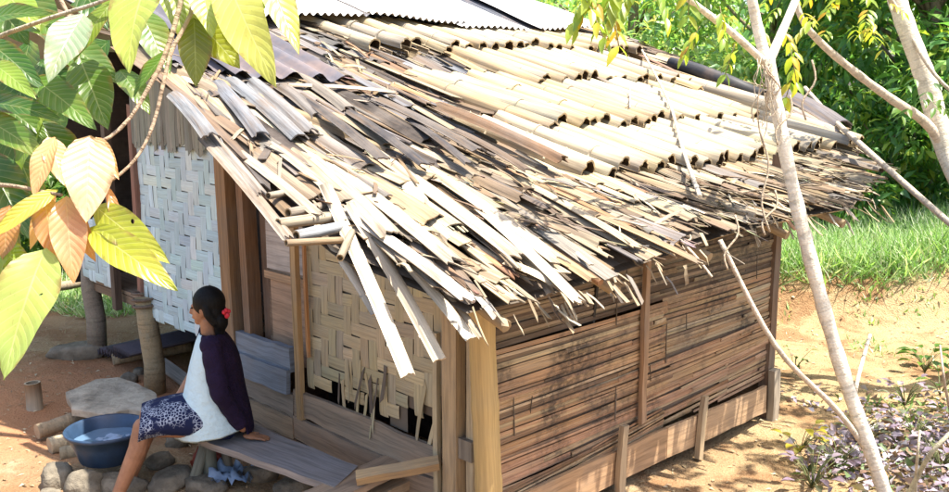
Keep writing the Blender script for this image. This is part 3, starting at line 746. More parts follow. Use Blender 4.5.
# ---- left wall
def wboard(name, d0, z0, d1, z1, w_, th, out, col, mat='timber', n=8, wob=.006, parent=None, lab=None):
    mb = MB(); mb.plank(H(-out, d0, z0), H(-out, d1, z1), -AR, w_, th, col, n, random.uniform(-.008, .008), .008, wob)
    o = mb.build(name, mat, parent or hut)
    if lab: o['label'] = lab
    return o
def woven(name, d0, d1, z0, z1, cell, pal, mat, out=0.0, hole=None, backing=True, warp=0.015, lean=0.0):
    """plaited panel in the plane s=-out: broad flat strips over and under two by two"""
    mb = MB(); ni = int(round((d1-d0)/cell)); nj = int(round((z1-z0)/cell)); cd = (d1-d0)/ni; cz = (z1-z0)/nj
    tone_v = [pick(pal) for _ in range(ni)]; tone_h = [pick(pal) for _ in range(nj)]
    def Q(u, v_, o):
        return H(-(out+o+warp*mnoise.noise(V((u*1.7, v_*1.7, 4.0)))+lean*(v_-z0)), u, v_)
    offs = [random.choice((0, 0, 0, 1)) for _ in range(ni+1)]
    def vert_top(i, j): return ((i+j+offs[i]) % 4) < 2
    for i in range(ni):
        j = 0
        while j < nj:
            if vert_top(i, j):
                k = j
                while k+1 < nj and vert_top(i, k+1): k += 1
                za, zb = z0+j*cz, z0+(k+1)*cz; u0, u1 = d0+i*cd, d0+(i+1)*cd
                if hole is None or not hole((u0+u1)/2, (za+zb)/2):
                    g = .001+random.uniform(0, .0035)**1; tl = random.uniform(-.006, .006); e = .018
                    rows = []
                    for f, o in ((0, -.001), (.10, .004), (.5, .006), (.90, .004), (1, -.001)):
                        z = (za-e)+(zb-za+2*e)*f
                        rows.append([Q(u0+g+tl*f, z, o+random.uniform(-.001, .001)), Q((u0+u1)/2+tl*f, z, o+.003), Q(u1-g+tl*f, z, o+random.uniform(-.001, .001))])
                    mb.grid(rows, 4, 2, zb-za, cd, jc(tone_v[i], .08), False, False, random.uniform(0, 40))
                j = k+1
            else: j += 1
    for j in range(nj):
        i = 0
        while i < ni:
            if not vert_top(i, j):
                k = i
                while k+1 < ni and not vert_top(k+1, j): k += 1
                ua, ub = d0+i*cd, d0+(k+1)*cd; v0, v1 = z0+j*cz, z0+(j+1)*cz
                if hole is None or not hole((ua+ub)/2, (v0+v1)/2):
                    g = .001+random.uniform(0, .0035)**1; tl = random.uniform(-.006, .006); e = .018; rows = []
                    for f, o in ((0, -.001), (.10, .004), (.5, .006), (.90, .004), (1, -.001)):
                        u = max(d0, ua-e)+(min(d1, ub+e)-max(d0, ua-e))*f
                        rows.append([Q(u, v0+g+tl*f, o), Q(u, (v0+v1)/2+tl*f, o+.003), Q(u, v1-g+tl*f, o)])
                    mb.grid(rows, 4, 2, ub-ua, cz, jc(tone_h[j], .08), False, False, random.uniform(0, 40), flip=True)
                i = k+1
            else: i += 1
    o = mb.build(name, mat, hut)
    mb = MB()
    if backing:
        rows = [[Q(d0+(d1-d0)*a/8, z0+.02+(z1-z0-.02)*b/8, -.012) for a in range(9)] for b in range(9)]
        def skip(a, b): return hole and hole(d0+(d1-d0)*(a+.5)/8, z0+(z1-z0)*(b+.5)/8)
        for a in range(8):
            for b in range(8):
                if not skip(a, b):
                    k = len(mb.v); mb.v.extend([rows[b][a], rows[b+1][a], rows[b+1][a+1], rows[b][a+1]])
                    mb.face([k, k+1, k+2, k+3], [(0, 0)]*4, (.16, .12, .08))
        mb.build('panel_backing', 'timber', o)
    return o
PWV = [((.46, .37, .21), 4), ((.42, .35, .22), 3), ((.52, .42, .24), 2), ((.34, .28, .17), 1)]
woven('woven_wall_panel', .30, 1.60, .52, 1.78, .082, PWV, 'weave', .0, hole=lambda u, v: (v < .62+.5*max(0, .75-u)*random.uniform(.5, 1.3)) and random.random() < .75)
WW = [((.50, .66, .68), 3), ((.56, .70, .72), 3), ((.44, .58, .61), 2), ((.60, .70, .68), 1)]
woven('whitewashed_panel', 2.55, 3.86, .66, 2.14, .082, WW, 'whitewash', .02)
woven('whitewashed_panel', 4.50, 5.12, .80, 1.35, .082, WW, 'whitewash', .02)
# reed strips between the whitewashed panel and the roof
mb = MB()
for i in range(34):
    d = 2.56+1.28*i/33; z0 = 2.06+random.uniform(-.05, .03)
    mb.plank(H(-.045, d, 2.55), H(-.05, d+random.uniform(-.02, .02), z0), -AR, .042, .004, pick([((.24, .25, .21), 3), ((.30, .29, .23), 2), ((.18, .17, .14), 1)]), 4, .004, .02, .004)
mb.build('reed_screen', 'weave', hut)
# small torn weave bits hanging at the hole
mb = MB()
for i in range(16):
    d = random.uniform(.30, 1.25); z1 = random.uniform(.62, .95); z0 = z1-random.uniform(.12, .38)
    z0 = max(z0, .46)
    mb.plank(H(-.01, d, z1), H(-.03+random.uniform(-.03, .03), d+random.uniform(-.06, .06), z0), -AR, random.uniform(.008, .03), .004, pick(PWV+[((.14, .11, .08), 5)]), 3, random.uniform(-.006, .006), .03, .003)
mb.build('torn_weave', 'weave', hut, kind='stuff')
# posts, frames, boards of the left wall
def vpost(name, d, z0, z1, w_, th, out, col, lean=0.0, lab=None, mat='timber'):
    mb = MB(); mb.plank(H(-out, d, z0), H(-out, d+lean, z1), -AR, w_, th, col, 8, 0, .005, .003)
    o = mb.build(name, mat, hut)
    if lab: o['label'] = lab
    return o
vpost('wall_post', .17, -.05, 1.8, .11, .07, .05, (.44, .31, .17))
vpost('wall_batten', .055, .0, 1.75, .05, .03, .03, (.46, .36, .22))
vpost('wall_batten', .31, .0, 1.2, .035, .03, .045, (.50, .40, .24))
vpost('wall_batten', 1.615, .38, 1.72, .055, .035, .05, (.46, .29, .13), .02)
vpost('wall_batten', 1.53, .80, 1.62, .02, .02, .035, (.50, .24, .09), .02)
vpost('door_frame', 2.44, .30, 2.1, .13, .08, .03, (.30, .17, .08), .06, 'brown door post beside the whitewashed panel')
vpost('door_frame', 2.27, .66, 2.1, .08, .10, -.02, (.24, .13, .065), .05)
vpost('door_frame', 2.14, .66, 2.1, .10, .06, -.09, (.15, .085, .05), .03)
mb = MB(); mb.plank(H(.07, 2.12, 1.15), H(.07, 1.62, 1.15), -AR, .95, .02, (.42, .27, .17), 6, 0, 0, .004); mb.build('door_panel', 'timber', hut)
mb = MB(); mb.plank(H(.04, 2.12, 1.25), H(.04, 1.64, 1.25), -AR, .05, .03, (.46, .28, .15), 4); mb.build('door_rail', 'timber', hut)
mb = MB(); mb.plank(H(.055, 2.12, 1.47), H(.055, 1.64, 1.47), -AR, .36, .012, (.50, .43, .37), 4, 0, 0, .004); pnl = mb.build('door_panel', 'timber', hut)
# painted star on the door board (small, blue-grey)
mb = MB(); ctr = H(.045, 1.93, 1.49); k = len(mb.v); star = []
for i in range(10):
    r_ = .07 if i % 2 == 0 else .03; a = math.pi/2+i*math.pi/5; star.append(ctr+AL*(r_*math.cos(a))+V((0, 0, r_*math.sin(a))))
mb.v.extend(star+[ctr])
for i in range(10): mb.face([i, 10, (i+1) % 10], [(0, 0)]*3, (.20, .24, .32))
st = mb.build('star_mark', 'timber', pnl)
st.parent = pnl; st.matrix_parent_inverse = Matrix.Translation(V((0,0,0))-hut.location) @ Matrix.Identity(4)
wboard('door_sill', 1.72, .745, 2.44, .735, .16, .05, .03, (.22, .25, .29), lab='blue-grey door sill plank')
wboard('wall_board', 1.72, .60, 2.52, .60, .16, .03, .07, (.20, .225, .26))
wboard('wall_board', 1.70, .44, 2.55, .44, .15, .03, .04, (.26, .21, .16))
wboard('wall_board', 1.70, .29, 2.55, .29, .14, .03, .05, (.30, .22, .14))
wboard('wall_board', 1.70, .13, 2.55, .13, .16, .03, .04, (.22, .16, .11))
wboard('wall_board', .30, .46, 1.70, .475, .18, .028, .035, (.34, .25, .17), wob=.012)
wboard('wall_board', .30, .29, 1.70, .30, .15, .028, .045, (.30, .22, .15), wob=.01)
wboard('wall_board', .20, .12, 1.70, .13, .17, .028, .035, (.33, .22, .14), wob=.01)
wboard('wall_board', .0, .55, .24, .55, 1.0, .02, .0, (.30, .21, .13))
wboard('wall_board', -.02, 1.35, .34, 1.35, .8, .02, -.02, (.34, .25, .15))
# block between posts
mb = MB(); mb.box(H(-.05, .06, .62), AL, AR, (0, 0, 1), .10, .05, .11, (.22, .18, .13)); mb.build('spacer_block', 'timber', hut)
# raised rear part: floor, stilts, walls behind
def floor_part():
    mb = MB()
    for i in range(9): mb.plank(H(.22+.33*i, 2.70, .73), H(.22+.33*i, 5.2, .75), (0, 0, 1), .32, .03, jc((.25, .19, .13), .2), 3)
    mb.build('raised_floor', 'timber', hut)
    mb = MB(); mb.plank(H(.10, 2.7, .67), H(.10, 5.2, .69), (0, 0, 1), .07, .07, (.24, .17, .11), 4); mb.build('floor_beam', 'timber', hut)
floor_part()
for (px, py, h_, r_, dpt, tp) in ((97, 346, .85, .088, None, 1.0), (155, 393, .80, .085, None, 1.0)):
    b = on_z(px, py, .12 if px < 100 else .02); mb = MB()
    mb.tube([b+V((0, 0, -.05)), b+V((.01, 0, .25)), b+V((-.02, 0, .55)), b+V((-.035 if px > 100 else -.01, 0, h_ if px > 100 else .78))], [r_, r_*.97, r_*.95, r_*.93], 14, (.34, .26, .15) if px > 100 else (.25, .21, .16)); mb.build('stilt', 'bark', hut)
b = on_z(155, 393, .02)
mb = MB(); mb.tube([b+V((-.03+.10*math.cos(a*.7), .10*math.sin(a*.7), .70+.006*a)) for a in range(26)], .012, 6, (.16, .12, .09)); mb.build('lashing', 'bark', hut)
for (s, d) in ((3.0, 2.7), (3.0, 5.2), (5.0, 1.5), (5.0, 4.2), (3.0, 4.0)):
    mb = MB(); mb.tube([H(s, d, -.05), H(s, d, 1.2), H(s, d, zr(s, d)-.12)], [.07, .065, .06], 12, (.30, .22, .13)); mb.build('stilt', 'bark', hut)
mb = MB(); mb.plank(H(3.02, 0.06, .82), H(3.02, 2.65, .9), AR, 1.6, .02, (.25, .17, .10), 4); mb.plank(H(3.02, 2.66, 1.6), H(3.02, 5.35, 1.6), AR, 1.75, .02, (.045, .034, .024), 4); mb.build('end_wall', 'slat', hut)  # second plank near black: interior shade put into its colour
mb = MB(); mb.plank(H(0, 5.36, 1.75), H(3, 5.36, 1.75), AL, 2.1, .02, (.04, .03, .02), 4); mb.build('rear_wall', 'slat', hut)  # interior shade painted into the wall colour
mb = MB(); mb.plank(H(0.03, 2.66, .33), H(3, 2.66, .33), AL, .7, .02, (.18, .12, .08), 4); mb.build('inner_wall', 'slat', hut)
mb = MB(); mb.plank(H(0.9, 0.05, .65), H(0.9, 5.3, 1.2), AR, 1.9, .02, (.03, .024, .018), 4); mb.build('inner_partition', 'slat', hut)  # near-black colour paints the unlit interior behind the opening
vpost('wall_post', 3.89, .55, 2.35, .06, .05, .03, (.28, .14, .10))
vpost('wall_post', 4.46, .60, 2.4, .07, .06, .0, (.10, .07, .05))
mb = MB(); mb.plank(H(.02, 2.70, .70), H(.01, 4.05, .735), -AR, .05, .04, (.27, .24, .20), 6, 0, .01, .006); mb.build('floor_edge', 'timber', hut)

# ------------------------------------------------------------------ yard things (left)
def G(px, py, dz=0.0):
    p = on_z(px, py, 0.0)
    for _ in range(6): p = on_z(px, py, ground_h(p.x, p.y)+dz)
    return p
def rock(name, c, rx, ry, rz, rot, mat, seed, flat=0.0, rough=0.22, sub=3):
    bm = bmesh.new(); bmesh.ops.create_icosphere(bm, subdivisions=sub, radius=1.0)
    for v in bm.verts:
        n = mnoise.noise(v.co*1.1+V((seed*3.7, 0, 0)))*rough*1.6+mnoise.noise(v.co*2.6+V((0, seed*2.1, 0)))*rough*.6+mnoise.noise(v.co*6+V((0, 0, seed)))*rough*.15
        q = v.co*(1+n)
        q = V((math.copysign(abs(q.x)**.85, q.x), math.copysign(abs(q.y)**.85, q.y), max(-1, min(1-flat, q.z))))
        v.co = V((q.x*rx, q.y*ry, q.z*rz))
    for f in bm.faces: f.smooth = True
    me = bpy.data.meshes.new(name); bm.to_mesh(me); bm.free(); me.materials.append(M[mat])
    o = bpy.data.objects.new(name, me); COL.objects.link(o); o.location = c; o.rotation_euler = (0, 0, rot); return o

def log(name, a, b, r, col, label, cat='log', mat='bark', hollow=0.0, group=None):
    a, b = V(a), V(b); mb = MB(); n = 9
    pts = [a.lerp(b, i/n)+V((random.uniform(-.006, .006), 0, random.uniform(-.005, .005))) for i in range(n+1)]
    mb.tube(pts, [r*random.uniform(.95, 1.06) for _ in pts], 12, col, True, (.40, .30, .19), hollow)
    return tag(mb.build(name, mat), label, cat, group)

# bench
BZ = .40
bench = empty('bench', tuple(H(-.45, 1.2, 0)), 'low rough plank bench along the woven wall that the woman sits on', 'bench')
c1, c2, c3, c4 = on_z(196, 438, BZ), on_z(332, 486, BZ), on_z(358, 466, BZ), on_z(262, 428, BZ)
def seat():
    mb = MB(); n = 10; top, botm = [], []
    e0, e1 = c1-(c2-c1)*0.10, c2+(c2-c1)*.02; f0, f1 = c4-(c3-c4)*.14, c3
    for i in range(n+1):
        f = i/n; a = e0.lerp(e1, f)+V((0, 0, .004*math.sin(i*2.1))); b = f0.lerp(f1, f)+V((0, 0, .004*math.sin(i*1.3)))
        top.append([a, a.lerp(b, .5)+V((0, 0, -.003)), b]); botm.append([x-V((0, 0, .04)) for x in top[-1]])
    mb.grid(top, n, 2, 1.2, .35, (.27, .25, .245), False, flip=False, u0=2)
    mb.grid(botm, n, 2, 1.2, .35, (.18, .15, .13), False, flip=True)
    for k in (0, 2):
        for i in range(n):
            b = len(mb.v); mb.v.extend([top[i][k], top[i+1][k], botm[i+1][k], botm[i][k]])
            mb.face([b, b+1, b+2, b+3] if k else [b+3, b+2, b+1, b], [(i/n, 0), ((i+1)/n, 0), ((i+1)/n, .04), (i/n, .04)], (.33, .28, .24))
    for i in (0, n):
        b = len(mb.v); mb.v.extend([*top[i], *botm[i][::-1]]); mb.face([b, b+1, b+2, b+3, b+4, b+5], [(0, 0)]*6, (.30, .24, .19))
    mb.build('seat', 'timber', bench)
seat()
def bleg(p, q, r, col, nm='leg', mat='timber'):
    mb = MB(); mb.tube([p, (V(p)+V(q))/2, q], [r*.9, r, r*1.05], 8, col); mb.build(nm, mat, bench)
lp = c1.lerp(c2, .02)
bleg(lp+V((.03, .10, -.04)), V((lp.x+.04, lp.y+.08, .0)), .045, (.16, .17, .13))
bleg(lp+V((.02, .10, -.04)), V((lp.x-.08, lp.y-.02, .0)), .035, (.20, .20, .15))
bleg(lp+V((.10, .16, -.04)), V((lp.x+.17, lp.y+.10, .0)), .03, (.14, .13, .10))
lp = c3+V((-.1, .0, 0)); bleg(lp+V((0, -.02, -.04)), V((lp.x, lp.y-.02, -.05)), .05, (.30, .22, .14))
mb = MB(); a, b = H(-.09, .25, .50), on_z(356, 478, .44)
mb.plank(a, b, (0.2, -.5, 1), .06, .055, (.48, .32, .16), 6, 0, .006, .003); mb.build('end_bearer', 'timber', bench)
mb = MB(); a, b = on_z(398, 462, .36), on_z(318, 500, .38)
mb.plank(a, b, (0, 0, 1), .20, .04, (.44, .30, .19), 6, 0, .02, .006); mb.build('end_plank', 'timber', bench)
mb = MB(); a, b = on_z(408, 476, .27), on_z(350, 504, .27)
mb.plank(a, b, (0, 0, 1), .20, .06, (.42, .29, .17), 6, 0, .02, .006); mb.build('end_plank', 'timber', bench)

# basin
def basin():
    c = at(109, 459, 5.85); c.z = .20
    root = empty('wash_basin', tuple(c), 'round blue plastic wash basin half full of water, standing on stones', 'basin')
    mb = MB(); n = 40; r0, r1, h = .17, .235, .205
    prof = [(0.0, .004), (r0-.02, .004), (r0, .012), (r0+(r1-r0)*.5, h*.5), (r1-.012, h-.008), (r1+.012, h), (r1+.016, h-.018), (r1+.006, h-.02), (r1-.004, h-.012), (r0+(r1-r0)*.5-.004, h*.5), (r0-.006, .016), (0, .012)]
    order = prof[::-1]
    prof_o = [(0, 0), (r0-.012, 0), (r0, .008), (r0+(r1-r0)*.55, h*.55), (r1, h-.024), (r1+.014, h-.022), (r1+.018, h-.004), (r1+.008, h+.002), (r1-.006, h-.006), (r0+(r1-r0)*.55-.006, h*.55), (r0-.006, .02), (0, .014)]
    rows = [[V((c.x+max(r, .0005)*math.cos(2*math.pi*k/n), c.y+max(r, .0005)*math.sin(2*math.pi*k/n), c.z+z)) for k in range(n)] for r, z in prof_o]
    mb.grid(rows, len(rows)-1, n, 1, 1, (.05, .1, .2), True, True, flip=True)
    mb.build('tub', 'plastic', root)
    mb = MB(); zz = c.z+h*.62; rr = r0+(r1-r0)*.60
    rows = [[V((c.x+r*math.cos(2*math.pi*k/n), c.y+r*math.sin(2*math.pi*k/n), zz+.003*math.sin(r*60+k))) for k in range(n)] for r in np.linspace(.001, rr, 8)]
    mb.grid(rows, 7, n, 1, 1, (.1, .2, .3), True, True)
    mb.build('water', 'water', root)
    # wet washing in it
    mb = MB(); rows = []
    for i in range(13):
        rows.append([V((c.x-.10+.24*i/12, c.y-.10+.22*j/10, zz+.005+.045*max(0, mnoise.noise(V((i*.45, j*.5, 2)))+.25)*math.sin(math.pi*i/12)*math.sin(math.pi*j/10)-.012)) for j in range(11)])
    mb.grid(rows, 12, 10, 1, 1, (.2, .3, .4), True); 
    tag(mb.build('wet_cloth', 'bluecloth'), 'faded blue wet washing floating in the blue basin', 'cloth')
    return c
bc = basin()

# stones
ST = [  # px,py, radii, depth note, label
    (58, 478, .10, .10, .11, 'rounded grey stone left of the blue basin'),
    (84, 488, .12, .10, .13, 'mossy boulder under the near side of the blue basin'),
    (120, 486, .16, .12, .08, 'flat stone directly under the blue basin'),
    (48, 500, .08, .07, .07, 'small stone at the lower left below the basin'),
    (172, 480, .15, .10, .07, 'flat grey stone beneath the woman’s skirt'),
    (205, 486, .13, .10, .07, 'broad stone in the shade under the bench front'),
    (178, 442, .08, .07, .07, 'small pale stone behind the bench leg'),
    (262, 474, .12, .09, .09, 'dark stone under the middle of the bench'),
    (292, 488, .12, .09, .08, 'dark stone under the bench, nearest its right end'),
    (160, 462, .09, .07, .06, 'low stone between basin and bench leg'),
    (92, 442, .07, .06, .05, 'stone propping the end of the split log'),
    (78, 352, .24, .13, .10, 'long flat boulder under the far hut stilt'),
    (128, 380, .09, .08, .07, 'square stone beside the near hut stilt'),
    (140, 372, .05, .05, .05, 'small brick-sized stone behind the pale slab'),
]
for i, (px, py, rx, ry, rz, lab) in enumerate(ST):
    p = G(px, py, rz*.35); mt = 'stone'
    o = rock('stone', p, rx, ry, rz, random.uniform(0, 3) if 'long' not in lab else .35, mt, i+1, .25); tag(o, lab, 'stone', 'loose stones around the bench and basin')
# pale slab lying on logs
def slab():
    bm = bmesh.new(); zt = .27
    out_ = [(66, 392), (96, 379), (118, 376), (138, 384), (156, 392), (158, 400), (146, 411), (128, 409), (104, 414), (72, 409)]
    tp = [on_z(x, y, zt) for x, y in out_]
    mb = MB(); n = len(tp); cc = sum(tp, V())/n
    rings = [(.96, -.055), (1.0, -.05), (1.0, -.006), (.985, .0), (.7, .008), (.35, .002), (.02, .004)]
    rows = []
    for k, dz in rings:
        row = []
        for i in range(n*4):
            a, b = tp[i//4], tp[(i//4+1) % n]; p = a.lerp(b, (i % 4)/4); q = cc+(p-cc)*k
            row.append(q+V((.012*mnoise.noise(q*19), .012*mnoise.noise(q*17), dz+.012*mnoise.noise(q*7))))
        rows.append(row)
    mb.grid(rows, len(rows)-1, n*4, 1, 1, (.4, .36, .3), False, True, flip=False)
    o = mb.build('stone_slab', 'slab'); tag(o, 'pale flat broken slab lying on logs beyond the basin', 'slab')
slab()
log('timber_log', G(36, 432, .07), G(100, 412, .10), .055, (.32, .24, .15), 'thin log poking out left from under the pale slab')
log('timber_log', G(50, 446, .05), G(165, 410, .09), .06, (.42, .34, .22), 'longer pale log lying in front of the slab')
log('timber_log', G(62, 455, .02), G(110, 446, .03), .05, (.24, .20, .13), 'short dark log end just behind the blue basin')
log('timber_log', G(112, 358, .06), G(190, 345, .08), .065, (.40, .32, .20), 'pale log lying beside the pile of dark sheets')
log('timber_log', G(30, 292, .25), G(96, 280, .25), .05, (.30, .24, .16), 'horizontal rail log at the far left before the grass', mat='bark')
p = G(35, 409); mb = MB()
mb.tube([p+V((0, 0, -.05)), p+V((0, 0, .1)), p+V((-.005, 0, .215))], [.062, .06, .06], 14, (.32, .25, .17), True, (.40, .32, .22), .78)
tag(mb.build('bamboo_stump', 'culm'), 'short hollow bamboo stump standing in bare ground', 'stump')
# pile of old sheets under the raised floor
for i in range(4):
    a, b = G(114+4*i, 357-i, .06+.06*i), G(225, 331, .06+.06*i); mb = MB(); n = 60; ax = (b-a); side = V((-ax.y, ax.x, 0)).normalized()*(.42-.03*i); rows = []
    for r_ in range(4): rows.append([a+ax*(r_/3)+side*(j/n-.2)+V((0, 0, .022*math.sin(j*.9))) for j in range(n+1)])
    mb.grid(rows, 3, n, 1, .5, jc((.11, .10, .115), .35), True, flip=False)
    tag(mb.build('old_roof_sheet', 'iron'), ['lowest dark corrugated sheet in the pile under the hut', 'second dark corrugated sheet from the bottom of the pile', 'second dark corrugated sheet from the top of the pile', 'topmost dark corrugated sheet in the pile under the hut'][i], 'sheet', 'old sheets piled under the raised floor')
a, b = G(160, 362, .12), G(196, 388, .03); mb = MB(); mb.plank(a, b, (0, -.3, 1), .11, .03, (.36, .33, .28), 3, 0, .01, .003)
tag(mb.build('loose_board', 'timber'), 'grey loose board slanting down behind the near stilt', 'board')
# cloths and scraps under bench
def scrap(name, px, py, w_, h_, mat, lab, cat, z=.06, seed=0):
    c = G(px, py, z); mb = MB(); rows = []
    for i in range(13):
        rows.append([c+V((w_*(i/12-.5), h_*(j/12-.5), .09*mnoise.noise(V((i*.35+seed, j*.35, seed)))+.05*mnoise.noise(V((i*.8, j*.8, seed+3))))) for j in range(13)])
    mb.grid(rows, 12, 12, 1, 1, (.3, .3, .3), True); tag(mb.build(name, mat), lab, cat)
scrap('plastic_scrap', 232, 474, .26, .2, 'bluecloth', 'crumpled faded blue plastic scrap under the bench', 'scrap', .07, 1)
scrap('red_cloth', 212, 456, .22, .2, 'darkred', 'rust-red cloth crumpled in the shade under the bench', 'cloth', .10, 5)
mb = MB()
for i in range(9):
    c = on_z(192, 436, .30)+V((random.uniform(-.03, .03), random.uniform(-.02, .04), random.uniform(-.06, .02))); d = V((random.uniform(-1, 1), random.uniform(-1, 0), random.uniform(-.3, .8))).normalized()
    mb.leaf(c, c+d*.07, V((0, -.6, 1)), .05, (.05, .16, .025), 4)
tag(mb.build('small_weed', 'leaf'), 'little bright green weed growing beside the bench leg', 'weed')

# ------------------------------------------------------------------ woman
def ring(c, a, b, n, ph=0.0, wob=0.0, seed=0):
    return [c+a*math.cos(2*math.pi*k/n+ph)*(1+wob*mnoise.noise(V((k*.7, seed, 0))))+b*math.sin(2*math.pi*k/n+ph)*(1+wob*mnoise.noise(V((k*.7, seed, 0)))) for k in range(n)]
def loft(rings, col=(.5, .5, .5), cap0=False, cap1=False, mb=None):
    mb = mb or MB(); n = len(rings[0]); b = mb.grid(rings, len(rings)-1, n, 1, 1, col, True, True)
    if cap0: mb.face([b+k for k in range(n)][::-1], [(0, 0)]*n, col, True)
    if cap1: mb.face([b+(len(rings)-1)*n+k for k in range(n)], [(0, 0)]*n, col, True)
    return mb
def limb(mb, pts, rad, n=12):
    """tapered limb with rounded joints, closed so that it can be fused into one body surface"""
    pts = [V(p) for p in pts]; P, Q = [], []
    for i in range(len(pts)-1):
        for f in (0, .25, .5, .75): P.append(pts[i].lerp(pts[i+1], f)); Q.append(rad[i]+(rad[i+1]-rad[i])*f)
    P.append(pts[-1]); Q.append(rad[-1])
    t0 = (P[0]-P[1]).normalized(); t1 = (P[-1]-P[-2]).normalized()
    P = [P[0]+t0*Q[0]*.9, P[0]+t0*Q[0]*.6]+P+[P[-1]+t1*Q[-1]*.6, P[-1]+t1*Q[-1]*.9]; Q = [Q[0]*.3, Q[0]*.75]+Q+[Q[-1]*.75, Q[-1]*.3]
    mb.tube(P, Q, n)
def ball(mb, c, a, b, d, n=18, m=12):
    """ellipsoid with axis vectors a, b, d"""
    rows = []
    for i in range(m+1):
        th = math.pi*i/m; th = min(max(th, .02), math.pi-.02)
        rows.append([c+a*(math.sin(th)*math.cos(2*math.pi*k/n))+b*(math.sin(th)*math.sin(2*math.pi*k/n))+d*math.cos(th) for k in range(n)])
    bb = mb.grid(rows, m, n, 1, 1, (.3, .2, .1), True, True, flip=True)
    mb.face([bb+k for k in range(n)], [(0, 0)]*n, (.3, .2, .1), True); mb.face([bb+m*n+k for k in range(n)][::-1], [(0, 0)]*n, (.3, .2, .1), True)

def woman():
    Hp = V((-1.58, 5.42, .50))
    root = empty('person', (Hp.x, Hp.y, .40), 'seated person in dark purple cardigan, pale blouse and navy patterned skirt on the bench', 'person')
    fw = V((-.95, -.30, 0)).normalized(); lf = V((fw.y*-1, fw.x, 0)); lf = V((-fw.y, fw.x, 0))  # her left (towards camera)
    if lf.y > 0: lf = -lf
    up = V((0, 0, 1)); hf = V((-.99, .12, -.06)).normalized(); hl = V((-.12, -.99, 0)).normalized(); hu = hl.cross(hf) if hl.cross(hf).z > 0 else hf.cross(hl)
    B = MB()
    chest = Hp+V((.03, 0, .33)); nb = Hp+V((.0, 0, .565)); hc = nb+V((-.015, 0, .135))
    # trunk, neck
    ball(B, Hp+V((0, 0, .02)), fw*.12, lf*.165, up*.13); ball(B, Hp+V((.03, 0, .20)), fw*.105, lf*.135, up*.18); ball(B, chest, fw*.10, lf*.155, up*.20)
    limb(B, [nb-up*.04-fw*.0, nb+up*.06+fw*.01], [.052, .047])
    # head
    ball(B, hc+hu*.018-hf*.012, hf*.088, hl*.072, hu*.098, 24, 18); ball(B, hc-hu*.035+hf*.03, hf*.055, hl*.055, hu*.065)
    ball(B, hc-hu*.085+hf*.058, hf*.022, hl*.024, hu*.022); 
    ball(B, hc-hu*.018+hf*.088, hf*.018, hl*.012, hu*.022); ball(B, hc-hu*.030+hf*.096, hf*.013, hl*.016, hu*.010)     # nose
    ball(B, hc-hu*.060+hf*.080, hf*.012, hl*.024, hu*.007); ball(B, hc-hu*.052+hf*.080, hf*.012, hl*.024, hu*.006)      # lips
    ball(B, hc+hu*.016+hf*.072, hf*.014, hl*.045, hu*.010)                                                            # brow
    for sg in (-1, 1): ball(B, hc-hu*.012+hl*(.072*sg)-hf*.005, hf*.020, hl*.010, hu*.032)                             # ears
    # legs
    hipL, hipR = Hp+lf*.085, Hp-lf*.085
    knL, knR = V((-1.935, 5.20, .535)), V((-1.97, 5.42, .545)); anL, anR = V((-2.085, 5.10, .12)), V((-2.10, 5.36, .12))
    for h_, k_, a_ in ((hipL, knL, anL), (hipR, knR, anR)):
        limb(B, [h_+V((0, 0, .0)), k_], [.088, .058]); cf = k_.lerp(a_, .3)+V((.018, .0, 0)); limb(B, [k_, cf, a_], [.055, .054, .034])
        ft = a_+fw*.0; toe = a_+V((-.15, -.05, -.06)); limb(B, [a_+V((.03, 0, -.045)), a_+V((-.05, -.01, -.035)), toe], [.032, .034, .022])
        for q in range(5): o = lf*(.03-.015*q); limb(B, [toe+o-V((-.01, 0, 0)), toe+o+V((-.028+.003*q, -.008, -.006))], [.011, .008], 6)
    # arms
    shL, shR = nb+lf*.155-up*.055, nb-lf*.155-up*.055
    elL = V((-1.485, 5.22, .745)); wrL = V((-1.385, 5.335, .475)); limb(B, [shL, elL], [.048, .038]); limb(B, [elL, wrL], [.038, .026])
    elR = shR+V((-.10, .05, -.25)); wrR = V((-1.80, 5.47, .63)); limb(B, [shR, elR], [.048, .038]); limb(B, [elR, wrR], [.038, .026])
    def hand(wr, dirv, palm_n, side, bends):
        dirv = V(dirv).normalized(); palm_n = V(palm_n).normalized(); sd = dirv.cross(palm_n)*side
        pc = wr+dirv*.045; ball(B, pc, dirv*.048, sd*.038, palm_n*.016)
        for q, (ln, of) in enumerate(((.066, .028), (.074, .010), (.069, -.009), (.055, -.026))):
            r0 = pc+dirv*.036+sd*of; d1 = (dirv*math.cos(bends)+palm_n*-math.sin(bends)); p1 = r0+(dirv*.9+sd*of*3).normalized()*ln*.5; p2 = p1+d1*ln*.5
            limb(B, [r0, p1, p2], [.0095, .0088, .007], 7)
        t0 = pc-dirv*.012+sd*.032; t1 = t0+(dirv*.6+sd*.7).normalized()*.032; limb(B, [t0, t1, t1+(dirv*.95+sd*.2).normalized()*.026], [.011, .0095, .0078], 7)
    hand(wrL+V((0, 0, -.045)), (.93, .05, -.12), (0, 0, 1), -1, .25)
    hand(wrR, (-.9, -.15, -.35), (-.3, 0, 1), 1, .7)
    o = B.build('body', 'skin', root)
    r = o.modifiers.new('fuse', 'REMESH'); r.mode = 'VOXEL'; r.voxel_size = .0055; r.use_smooth_shade = True
    sm = o.modifiers.new('soft', 'SMOOTH'); sm.factor = .5; sm.iterations = 3
    for sg in (-1, 1):
        E = MB(); ball(E, hc+hu*.004+hf*.076+hl*(.030*sg), hf*.008, hl*.010, hu*.006, 12, 8); E.build('eye', 'eye', root)
    # hair
    E = MB(); ball(E, hc+hu*.030-hf*.022, hf*.098, hl*.086, hu*.098, 26, 18)
